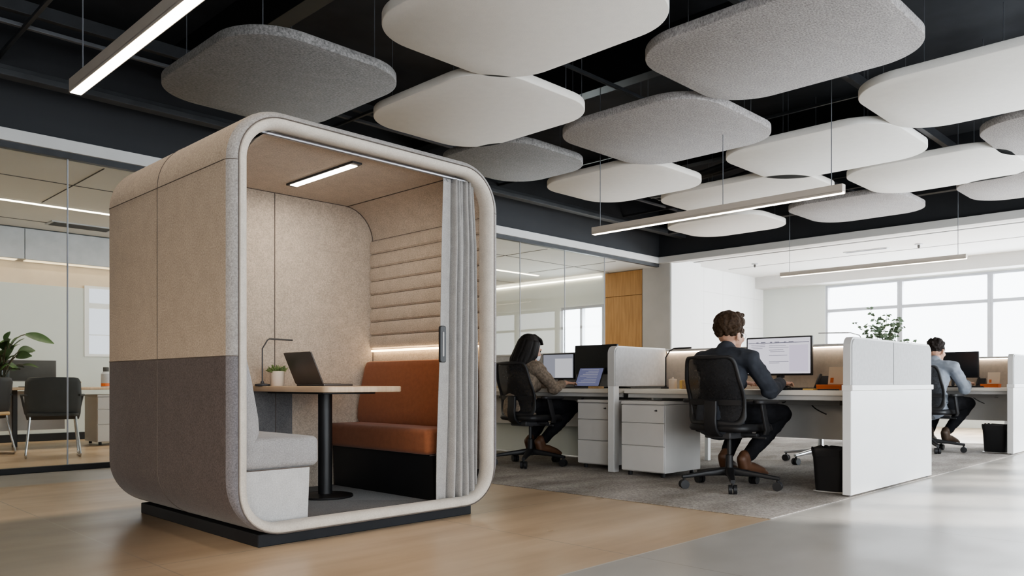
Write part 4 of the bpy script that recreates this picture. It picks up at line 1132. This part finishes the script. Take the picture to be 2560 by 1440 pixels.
# people
p = person('man with curly brown hair and glasses in a charcoal shirt typing at a monitor', 'denim', 'trousers', 'shoe', 'skin', 'hair_b', 'curly', .93, .05, (.53, -.20), (.50, .10), glasses=True, head_yaw=-8, head_pitch=6)
p.location = (5.325, 3.005, .007); p.rotation_euler = (0, 0, math.radians(-4))
p = person('woman with long black hair in a brown patterned blouse typing on a laptop', 'blouse', 'trousers', 'shoe', 'skin2', 'hair_k', 'long', .72, .04, (.50, -.13), (.48, .02), female=True, head_yaw=-10, head_pitch=14)
p.location = (5.49, 5.22, .007); p.rotation_euler = (0, 0, math.radians(-4))
p = person('man with short dark hair in a grey shirt at the far bench by the windows', 'greyshirt', 'trousers', 'shoe_d', 'skin', 'hair_d', 'short', .80, .08, (.53, -.20), (.50, .10), head_yaw=-6, head_pitch=8)
p.location = (5.33 + OFF, 2.90, .007); p.rotation_euler = (0, 0, math.radians(-6))

# -- desk clutter
def plain(name, label, cat, bm, m, group=None, smooth=True): return tag(obj(name, bm, m, None, smooth), label, cat, group)
def keyboard(label, x, y):
    t = thing('keyboard', label, 'keyboard', (x, y, DZ), 'black keyboards')
    obj('tray', slab(B(), x - .065, x + .065, y - .21, y + .21, DZ, DZ + .012, .012, .003), 'blackplastic', t)
    bm = B()
    for i in range(5):
        for j in range(14): box(bm, x - .055 + .0225 * i, x - .036 + .0225 * i, y - .2 + .0288 * j, y - .175 + .0288 * j, DZ + .012, DZ + .017, .001)
    obj('keys', bm, 'keys', t, False); return t
def mouse(label, x, y):
    t = thing('mouse', label, 'computer mouse', (x, y, DZ), 'black mice')
    bm = B(); rings = []
    for z, f in ((0, .92), (.008, 1), (.02, .93), (.028, .7), (.032, .35)): rings.append([(x + a_ * f, y + b_ * f, DZ + z) for a_, b_ in rrect(-.055, .055, -.032, .032, .03, 5)])
    loft(bm, rings); s = obj('shell', bm, 'blackplastic', t); bm = B(); tube(bm, [(x + .025, y - .004, DZ + .027), (x + .025, y + .004, DZ + .027)], .006, 8); obj('wheel', bm, 'grey', s); return t
def orange_box(label, x, y):
    t = thing('card_box', label, 'box', (x, y, DZ), 'orange card boxes')
    obj('box_body', box(B(), x - .07, x + .07, y - .09, y + .09, DZ, DZ + .033, .002), 'orangebox', t, False)
    obj('box_lid', box(B(), x - .072, x + .072, y - .092, y + .092, DZ + .026, DZ + .042, .002), 'orangebox', t, False); return t
def card(label, x, y, z, tilt=.2):
    t = thing('picture_card', label, 'card', (x, y, z), 'pale cards standing on orange boxes')
    bm = B(); box(bm, -.004, .004, -.062, .062, 0, .135, .001); bmesh.ops.rotate(bm, verts=bm.verts, cent=(0, 0, 0), matrix=Matrix.Rotation(tilt, 3, 'Y')); bmesh.ops.translate(bm, verts=bm.verts, vec=(x, y, z + .001)); obj('sheet', bm, 'paper', t, False)
    bm = B(); box(bm, -.0052, -.0042, .02, .045, .012, .05, .0004); bmesh.ops.rotate(bm, verts=bm.verts, cent=(0, 0, 0), matrix=Matrix.Rotation(tilt, 3, 'Y')); bmesh.ops.translate(bm, verts=bm.verts, vec=(x, y, z + .001)); obj('print', bm, 'orangebox', t, False); return t
def phone(label, x, y):
    t = thing('desk_phone', label, 'phone', (x, y, DZ), 'black desk phones')
    bm = B(); loft(bm, [[(x + a_, yy, DZ + b_) for a_, b_ in ((-.05, 0), (.07, 0), (.075, .02), (.055, .105), (.035, .108), (-.045, .02))] for yy in (y - .045, y + .045)]); obj('phone_body', bm, 'blackplastic', t, False)
    bm = B(); grow(bm, [(x + .045, y + .03, DZ + .115), (x - .03, y + .03, DZ + .035)], [(.014, .012), (.014, .012)], 8); obj('handset', bm, 'blackplastic', t); return t
keyboard('black keyboard below the lit document monitor', 5.97, 2.80)
mouse('black mouse under the right hand of the curly haired man', 5.84, 2.77)
orange_box('orange card box by the end panel of the front bench', 5.95, 2.46)
card('pale card standing on the orange box at the front bench', 5.98, 2.44, DZ + .042)
phone('black desk phone beside the orange box on the front desk', 6.10, 2.60)
o = plain('sticky_notes', 'pad of yellow sticky notes beside the keyboard of the curly haired man', 'sticky notes', slab(B(), 5.80, 5.88, 2.54, 2.62, DZ, DZ + .012, .003, .001), 'yellow')
o = plain('smartphone', 'flat black smartphone lying before the desk phone', 'smartphone', slab(B(), 5.78, 5.85, 2.36, 2.50, DZ, DZ + .008, .008, .002), 'blackplastic')
# left half of the man's desk
t = thing('storage_jar', 'cream lidded jar on the desk beside the divider', 'jar', (6.05, 3.93, DZ))
bm = B(); lathe(bm, [(.034, 0), (.036, .003), (.036, .075), (.034, .078)], 6.05, 3.93, 20, DZ); obj('jar_body', bm, 'ceramic', t)
bm = B(); lathe(bm, [(.037, .078), (.037, .088), (.02, .092), (.007, .094), (.008, .104), (.003, .108)], 6.05, 3.93, 20, DZ); obj('lid', bm, 'ceramic', t)
t = thing('wooden_box', 'light wooden desk box with rounded sides next to the cream jar', 'box', (6.05, 3.76, DZ))
bm = B(); slab(bm, 6.0, 6.10, 3.69, 3.83, DZ, DZ + .08, .03, .006); obj('box_body', bm, 'woodlite', t)
bm = B(); slab(bm, 5.998, 6.102, 3.795, 3.832, DZ + .004, DZ + .076, .012, .003); s_ = obj('band', bm, 'yellow', t)
t = thing('notebook', 'closed notebook lying right of the wooden box', 'notebook', (5.95, 3.5, DZ))
obj('pages', box(B(), 5.86, 6.05, 3.42, 3.60, DZ + .002, DZ + .013, .001), 'paper', t, False); obj('cover', slab(B(), 5.858, 6.052, 3.415, 3.60, DZ + .0125, DZ + .016, .004, .001), 'grey', t)
desk_lamp('thin black angled lamp beside the desk divider at the desk of the man', [(6.24, 4.13, DZ + .01), (6.24, 4.13, DZ + .29), (6.26, 4.10, DZ + .35), (6.28, 4.07, DZ + .372), (6.28, 3.88, DZ + .375)], (6.24, 4.13, DZ), 'blackplastic', .0065)
# woman's side
lt, Pf = laptop('laptop', 'black open laptop with a violet screen in front of the woman', 6.12, 4.82, 5.14, DZ, .215, math.radians(64), -.20, 'screen_on2')
bm = B()
for k in range(9):
    u = .19 - .018 * k; a = 4.83 + .03; b_ = 5.12 - .02 - .03 * ((k * 7) % 4)
    loft(bm, [[Pf(uu, ww, o_) for uu, ww in ((u, a + .02), (u + .005, a + .02), (u + .005, b_), (u, b_))] for o_ in (.0046, .0052)])
scr = [c for c in lt.children if c.name.startswith('lid')][0]
obj('text_lines', bm, 'screen_text', scr, False)
t = thing('key_bunch', 'small heap of black cables and keys on the desk right of the laptop', 'cables', (6.12, 4.62, DZ))
bm = B()
for k in range(6): tube(bm, arc((6.05 + .02 * k, 4.72, DZ + .006), (6.1, 4.6 + .02 * k, DZ + .03), (6.2, 4.5 + .03 * k, DZ + .006), 6), .005, 6)
obj('cable_loop', bm, 'blackplastic', t)
o = plain('wooden_tray', 'small light wooden tray right of the laptop of the woman', 'tray', slab(B(), 5.92, 6.0, 4.66, 4.80, DZ, DZ + .022, .01, .004), 'woodlite')
t = thing('glass_jar', 'clear jar at the booth end of the desk of the woman', 'jar', (6.2, 6.15, DZ))
bm = B(); lathe(bm, [(.04, 0), (.045, .004), (.045, .09), (.04, .1)], 6.2, 6.15, 20, DZ); obj('jar_body', bm, 'greylite', t)
bm = B(); lathe(bm, [(.043, .1), (.043, .115), (.02, .118)], 6.2, 6.15, 20, DZ); obj('lid', bm, 'alu', t)
o = plain('paper_stack', 'stack of warm toned paper on the desk beside the booth', 'paper', box(B(), 5.86, 6.1, 5.95, 6.25, DZ, DZ + .02, .001), 'paper', None, False)
# far bench clutter
keyboard('black keyboard of the man in the grey shirt', 5.93 + OFF, 2.72)
orange_box('orange card box at the far bench', 5.95 + OFF, 2.46)
card('pale card standing on the orange box at the far bench', 5.98 + OFF, 2.44, DZ + .042)
phone('black desk phone on the far bench', 6.10 + OFF, 2.60)

# plant and lamp standing on the far side of the front bench
def leaf(bm, p, d, L_, w, up=(0, 0, 1), droop=.25, n=5):
    d = Vector(d).normalized(); up = Vector(up); s = d.cross(up)
    if s.length < .05: s = Vector((0, 1, 0))
    s.normalize(); nn = s.cross(d).normalized()
    prev = None
    for i in range(n + 1):
        u = i / n; c = Vector(p) + d * (L_ * u) + Vector((0, 0, -droop * L_ * u * u)); ww = w * math.sin(PI * min(.98, .06 + u * .94)) ** .8
        row = [bm.verts.new(c - s * ww + nn * ww * .25), bm.verts.new(c), bm.verts.new(c + s * ww + nn * ww * .25)]
        if prev:
            for j in (0, 1): bm.faces.new((prev[j], prev[j + 1], row[j + 1], row[j]))
        prev = row
px, py = 6.90, 2.41
t = thing('potted_plant', 'airy small leaved plant rising behind the front end panel before the window', 'potted plant', (px, py, DZ))
bm = B(); lathe(bm, [(.05, 0), (.055, .004), (.07, .13), (.066, .135), (.062, .12)], px, py, 24, DZ); obj('pot', bm, 'greylite', t)
bs, bl = B(), B()
for k in range(22):
    an = R.uniform(0, 2 * PI); sp = R.uniform(.04, .26); hh = R.uniform(.36, .70) * (1 - .35 * sp / .26)
    p0 = Vector((px, py, DZ + .11)); p2 = Vector((px + sp * math.cos(an), py + sp * math.sin(an), DZ + .11 + hh)); p1 = Vector((px + .2 * sp * math.cos(an), py + .2 * sp * math.sin(an), DZ + .11 + hh * .7))
    pts = arc(p0, p1, p2, 8); tube(bs, pts, [.003 - .0002 * i for i in range(9)], 5)
    for i in range(3, 9):
        for q in range(5):
            a2 = R.uniform(0, 2 * PI); leaf(bl, pts[i] + Vector((R.uniform(-.01, .01), R.uniform(-.01, .01), R.uniform(-.01, .01))), (math.cos(a2), math.sin(a2), R.uniform(-.2, .6)), R.uniform(.024, .04), R.uniform(.009, .014), up=(R.uniform(-1, 1), R.uniform(-1, 1), R.uniform(-.5, 1)), n=3)
obj('stems', bs, 'stem', t); obj('foliage', bl, 'leaf2', t, angle=180)
desk_lamp('thin grey arched lamp behind the front end panel, left of the plant', [(6.72, 2.52, DZ + .01), (6.72, 2.52, DZ + .40), (6.70, 2.54, DZ + .45), (6.66, 2.60, DZ + .472), (6.5, 2.80, DZ + .47)], (6.72, 2.52, DZ), 'edge', .004)

# ------------------------------------------------------------------ glazed meeting room
def room_light():
    t = thing('ceiling_light_strip', 'long glowing light strip recessed in the ceiling of the glass room', 'ceiling light', (3.8, 10.1, 2.82))
    obj('frame', box(B(), -3, 11.0, 10.06, 10.14, 2.812, 2.821), 'alu', t, False); obj('diffuser', box(B(), -2.98, 10.98, 10.07, 10.13, 2.806, 2.813), 'led_room', t, False)
room_light()
t = thing('air_vent', 'rectangular metal air vent in the ceiling of the glass room', 'air vent', (3.3, 11.25, 2.82))
obj('frame', box(B(), 3.0, 3.75, 11.0, 11.3, 2.805, 2.821), 'greylite', t, False)
bm = B()
for k in range(6): box(bm, 3.03, 3.72, 11.02 + .045 * k, 11.045 + .045 * k, 2.80, 2.807)
obj('slats', bm, 'grey', t, False)
for k, nm in enumerate(('leftmost', 'second', 'third')):
    a = 1.49 + 1.4 * k
    lb = ['grey overhead cabinet in the glass room at the left edge', 'grey overhead cabinet in the glass room next to the booth', 'grey overhead cabinet in the glass room mostly behind the booth'][k]
    t = thing('overhead_cabinet', lb, 'cabinet', (a + .7, 11.9, 2.4), 'overhead cabinets in the glass room')
    obj('carcass', box(B(), a, a + 1.398, 11.77, 12.097, 2.42, 2.81), 'greylite', t, False)
    obj('door', box(B(), a + .003, a + 1.395, 11.75, 11.77, 2.405, 2.805), 'greylite', t, False)
    s_ = obj('light_strip', box(B(), a + .05, a + 1.35, 11.90, 12.04, 2.41, 2.419), 'led_cab', t, False)
t = thing('wood_cupboard', 'tall oak cupboard with an upper and a lower door in the glass room end wall', 'cupboard', (11.7, 8.62, 0))
obj('carcass', box(B(), 11.68, 12.2, 8.21, 9.04, 0, 2.815), 'wood', t, False)
for z0_, z1_ in ((.05, 2.36), (2.372, 2.81)): obj('door', box(B(), 11.655, 11.678, 8.213, 9.037, z0_, z1_), 'wood', t, False)
o = plain('cove_strip', 'warm light line at the top of the glass room end wall', 'light strip', box(B(), 11.62, 11.65, 9.1, 12.0, 2.76, 2.775), 'led_room', None, False)

# desk in the glass room
t = thing('meeting_desk', 'long pale topped desk inside the glass room', 'desk', (2.4, 10.9, 0))
obj('desktop', slab(B(), .3, 4.4, 10.45, 11.25, DZ - .03, DZ, .02, .005), 'tabletop', t)
for x in (.5, 2.6, 4.25): obj('leg', box(B(), x, x + .05, 11.1, 11.15, 0, DZ - .03), 'darkgrey', t, False)
obj('modesty_panel', box(B(), .5, 3.2, 11.18, 11.2, .2, DZ - .05), 'trimgrey', t, False)
pedestal('white drawer pedestal under the desk inside the glass room', 3.42, 3.9, 10.62, 11.12, .64, False)
# turn drawer fronts toward the camera: this unit faces -y
u = [o for o in bpy.data.objects if o.name.startswith('drawer_pedestal') and o.parent is None][-1]
u.location = (3.66, 10.87, 0); u.rotation_euler = (0, 0, math.radians(90))
m_ = thing('monitor', 'grey monitor seen from behind on the desk in the glass room', 'monitor', (2.75, 10.9, DZ))
bm = B(); slab(bm, DZ + .07, DZ + .34, 2.45, 3.05, 10.98, 11.0, .01, .004, axis='y'); obj('casing', bm, 'backgrey', m_)
bm = B(); slab(bm, DZ + .08, DZ + .33, 2.46, 3.04, 10.977, 10.981, .004, .001, axis='y'); obj('screen', bm, 'grey', m_)
bm = B(); grow(bm, [(2.75, 11.01, DZ + .032), (2.75, 11.01, DZ + .15)], [.02, .02], 10); slab(bm, 2.65, 2.85, 10.92, 11.08, DZ, DZ + .01, .02, .003); obj('stand', bm, 'grey', m_)
t = thing('spray_bottle', 'clear bottle with grey cap and orange label on the glass room desk', 'bottle', (3.55, 10.75, DZ))
bm = B(); lathe(bm, [(.055, 0), (.058, .005), (.058, .17), (.03, .2)], 3.55, 10.75, 20, DZ); obj('bottle_body', bm, 'greylite', t)
bm = B(); lathe(bm, [(.0585, .012), (.0585, .05)], 3.55, 10.75, 20, DZ); obj('label_band', bm, 'orangebox', t)
bm = B(); lathe(bm, [(.035, .2), (.035, .25), (.03, .255)], 3.55, 10.75, 20, DZ); obj('cap', bm, 'grey', t)
t = thing('wooden_box', 'light wooden box on the desk in the glass room', 'box', (3.05, 10.8, DZ))
obj('box_body', box(B(), 2.92, 3.24, 10.72, 10.86, DZ, DZ + .05), 'woodlite', t, False); obj('lid', box(B(), 2.91, 3.25, 10.71, 10.87, DZ + .05, DZ + .07), 'woodlite', t, False)
o = plain('grey_box', 'small grey box on the glass room desk beside the bottle', 'box', slab(B(), 3.78, 4.0, 10.7, 10.85, DZ, DZ + .09, .012, .004), 'greylite')

def sled_chair(label, x, y, rz, m='grey'):
    t = thing('sled_chair', label, 'chair', (0, 0, 0), 'sled base chairs in the glass room')
    bm = B(); slab(bm, -.24, .24, -.24, .22, .435, .475, .07, .012); obj('seat', bm, m, t)
    bm = B(); rings = []
    for z, yy, w in ((.40, -.19, .24), (.46, -.225, .255), (.55, -.24, .26), (.68, -.255, .262), (.80, -.275, .255), (.84, -.28, .232), (.85, -.28, .19)):
        rings.append([(u * w, yy + .05 * abs(u) ** 2.4 * (1 if q == 0 else 1) + q, z) for q in (0,) for u in [-1 + i / 6 for i in range(13)]])
    loft(bm, rings, cap=False, closed=False); b_ = obj('backrest', bm, m, t, angle=180); md = b_.modifiers.new('s', 'SOLIDIFY'); md.thickness = .025
    for s in (-1, 1):
        bm = B(); tube(bm, arc((s * .21, -.18, .44), (s * .22, -.2, .30), (s * .25, -.26, .04), 5) + arc((s * .25, -.26, .03), (s * .25, -.26, .012), (s * .25, -.22, .012), 3) + arc((s * .25, .2, .012), (s * .25, .25, .012), (s * .25, .25, .04), 3) + [Vector((s * .21, .18, .44))], .011, 8)
        obj('sled_leg', bm, 'chrome', t)
        bm = B(); tube(bm, [(s * .24, -.22, .66), (s * .29, -.12, .66), (s * .29, .1, .655), (s * .25, .16, .45)], .012, 8); obj('armrest', bm, m, t)
    t.location = (x, y, 0); t.rotation_euler = (0, 0, rz); return t
sled_chair('dark grey chair with chrome sled legs facing the desk in the glass room', 2.60, 9.5, math.radians(-14))
c = sled_chair('dark chair with pale wood seat cut by the left edge in the glass room', 2.02, 10.1, math.radians(35), 'blackplastic')
for q in c.children:
    if q.name.startswith('seat'):
        q.data.materials.clear(); q.data.materials.append(M['woodlite'])
# leafy plant
px, py = 2.38, 10.6
t = thing('potted_plant', 'large leafy green plant in a glass vase at the left edge inside the glass room', 'potted plant', (px, py, DZ))
bm = B(); lathe(bm, [(.06, 0), (.065, .005), (.07, .2), (.066, .2), (.06, .01)], px, py, 24, DZ); obj('vase', bm, 'clear', t)
bs, bl = B(), B()
for k in range(40):
    an = R.uniform(0, 2 * PI); el = R.uniform(.1, 1.4); L_ = R.uniform(.12, .36) * (1. if el > .5 else .75)
    d = Vector((math.cos(an) * math.cos(el), math.sin(an) * math.cos(el), math.sin(el)))
    p0 = Vector((px, py, DZ + .05)); p1 = Vector((px, py, DZ + .28)) + d * L_ * .3; p2 = Vector((px, py, DZ + .22)) + d * L_
    tube(bs, arc(p0, p1, p2, 6), .006, 5); leaf(bl, p2 - d * .03, (d.x, d.y, d.z * .4 + .05), R.uniform(.16, .24), R.uniform(.05, .07), up=(R.uniform(-1, .3), R.uniform(-1, .2), R.uniform(-.2, 1)), droop=R.uniform(.15, .4), n=7)
leaf(bl, (px + .22, py - .05, DZ + .62), (.9, -.45, -.15), .30, .055, up=(-.5, -.7, .5), droop=.2, n=8); tube(bs, arc((px, py, DZ + .1), (px + .05, py, DZ + .6), (px + .22, py - .05, DZ + .62), 8), .006, 5)
obj('stems', bs, 'stem', t); obj('foliage', bl, 'leaf', t, angle=180)

# small ceiling fittings beyond the beam
def fitting(name, label, cat, x, y, kind):
    t = thing(name, label, cat, (x, y, 2.95))
    bm = B()
    if kind == 'vent':
        obj('frame', box(B(), x - .06, x + .06, y - .35, y + .35, 2.94, 2.951), 'greylite', t, False); obj('slot', box(B(), x - .03, x + .03, y - .32, y + .32, 2.936, 2.941), 'grey', t, False)
    else:
        lathe(bm, [(.06, 2.951), (.06, 2.938), (.03, 2.934)], x, y, 16); obj('rim', bm, 'greylite', t)
        bm = B(); lathe(bm, [(.02, 2.936), (.02, 2.90), (.008, 2.88)], x, y, 12); obj('nozzle', bm, 'grey', t)
fitting('air_vent', 'slim slot vent in the white ceiling before the far windows', 'air vent', 13.2, 4.9, 'vent')
fitting('sprinkler', 'ceiling sprinkler right of the slot vent over the far bench', 'sprinkler', 13.2, 4.1, 's')
fitting('sprinkler', 'ceiling sprinkler close to the white alcove wall', 'sprinkler', 13.3, 6.9, 's')

# ------------------------------------------------------------------ light
w = bpy.data.worlds.new('sky'); scene.world = w; w.use_nodes = True
nt = w.node_tree; bg = nt.nodes['Background']
tc = nt.nodes.new('ShaderNodeTexCoord'); sx = nt.nodes.new('ShaderNodeSeparateXYZ'); nt.links.new(tc.outputs['Generated'], sx.inputs[0])
cr = nt.nodes.new('ShaderNodeValToRGB'); cr.color_ramp.elements[0].position = .45; cr.color_ramp.elements[0].color = (.80, .84, .88, 1)
cr.color_ramp.elements[1].position = .6; cr.color_ramp.elements[1].color = (.93, .97, 1, 1)
mr = nt.nodes.new('ShaderNodeMapRange'); mr.inputs[1].default_value = -1; nt.links.new(sx.outputs[2], mr.inputs[0]); nt.links.new(mr.outputs[0], cr.inputs[0])
nt.links.new(cr.outputs[0], bg.inputs[0]); bg.inputs[1].default_value = 4.0

def area(name, loc, rot, sx, sy, e, c):
    l = bpy.data.lights.new(name, 'AREA'); l.shape = 'RECTANGLE'; l.size = sx; l.size_y = sy; l.energy = e; l.color = c
    o = bpy.data.objects.new(name, l); COL.objects.link(o); o.location = loc; o.rotation_euler = rot; return o
sun = bpy.data.lights.new('sun', 'SUN'); sun.energy = 7.0; sun.angle = math.radians(2.5); sun.color = (1., .95, .88)
so = bpy.data.objects.new('sun', sun); COL.objects.link(so)
so.rotation_euler = Vector((-.50, .72, -.42)).to_track_quat('-Z', 'Y').to_euler()
# daylight through the window walls, then an added frontal fill
for k in range(4):
    x0_, x1_ = xs[k] + .22, xs[k + 1] - .22
    area('window_daylight', ((x0_ + x1_) / 2, YN - .3, 1.5), (math.radians(90), 0, 0), x1_ - x0_, 2.5, 110, (.88, .94, 1.))
for k in range(3):  # added fill lamps for the booth front, set behind the extra openings
    area('front_fill', ((xw[k] + xw[k + 1]) / 2, YN - .3, 1.5), (math.radians(90), 0, 0), xw[k + 1] - xw[k] - .44, 2.5, 46, (.90, .95, 1.))
area('far_window_daylight', (XR + .5, 2.2, 1.8), (0, math.radians(90), 0), 1.8, 8.4, 320, (.90, .95, 1.))
# meeting-room and booth lamps
area('glass_room_lamp', (4., 10.1, 2.79), (0, 0, 0), 12, .3, 70, (1., .91, .78))
area('end_window_daylight', (11.95, 9.6, 1.56), (0, math.radians(90), 0), 1.2, .9, 45, (.86, .95, .98))
area('booth_lamp', (2.56, 4.1, 2.0), (0, 0, 0), .06, .66, 4, (1., .88, .74))

ll = area('left_fill', (-3.4, 3.2, 2.3), (0, math.radians(-64), 0), 1.0, 5., 19, (1., .84, .66)); ll.data.spread = math.radians(62)  # added warm fill from the left, no fixture there

scene.view_settings.view_transform = 'AgX'
scene.view_settings.look = 'AgX - Medium High Contrast'
scene.view_settings.exposure = 0.6
scene.cycles.use_denoising = True
scene.cycles.max_bounces = 10; scene.cycles.diffuse_bounces = 5; scene.cycles.transparent_max_bounces = 16
scene.cycles.sample_clamp_indirect = 8; scene.cycles.caustics_reflective = False; scene.cycles.caustics_refractive = False
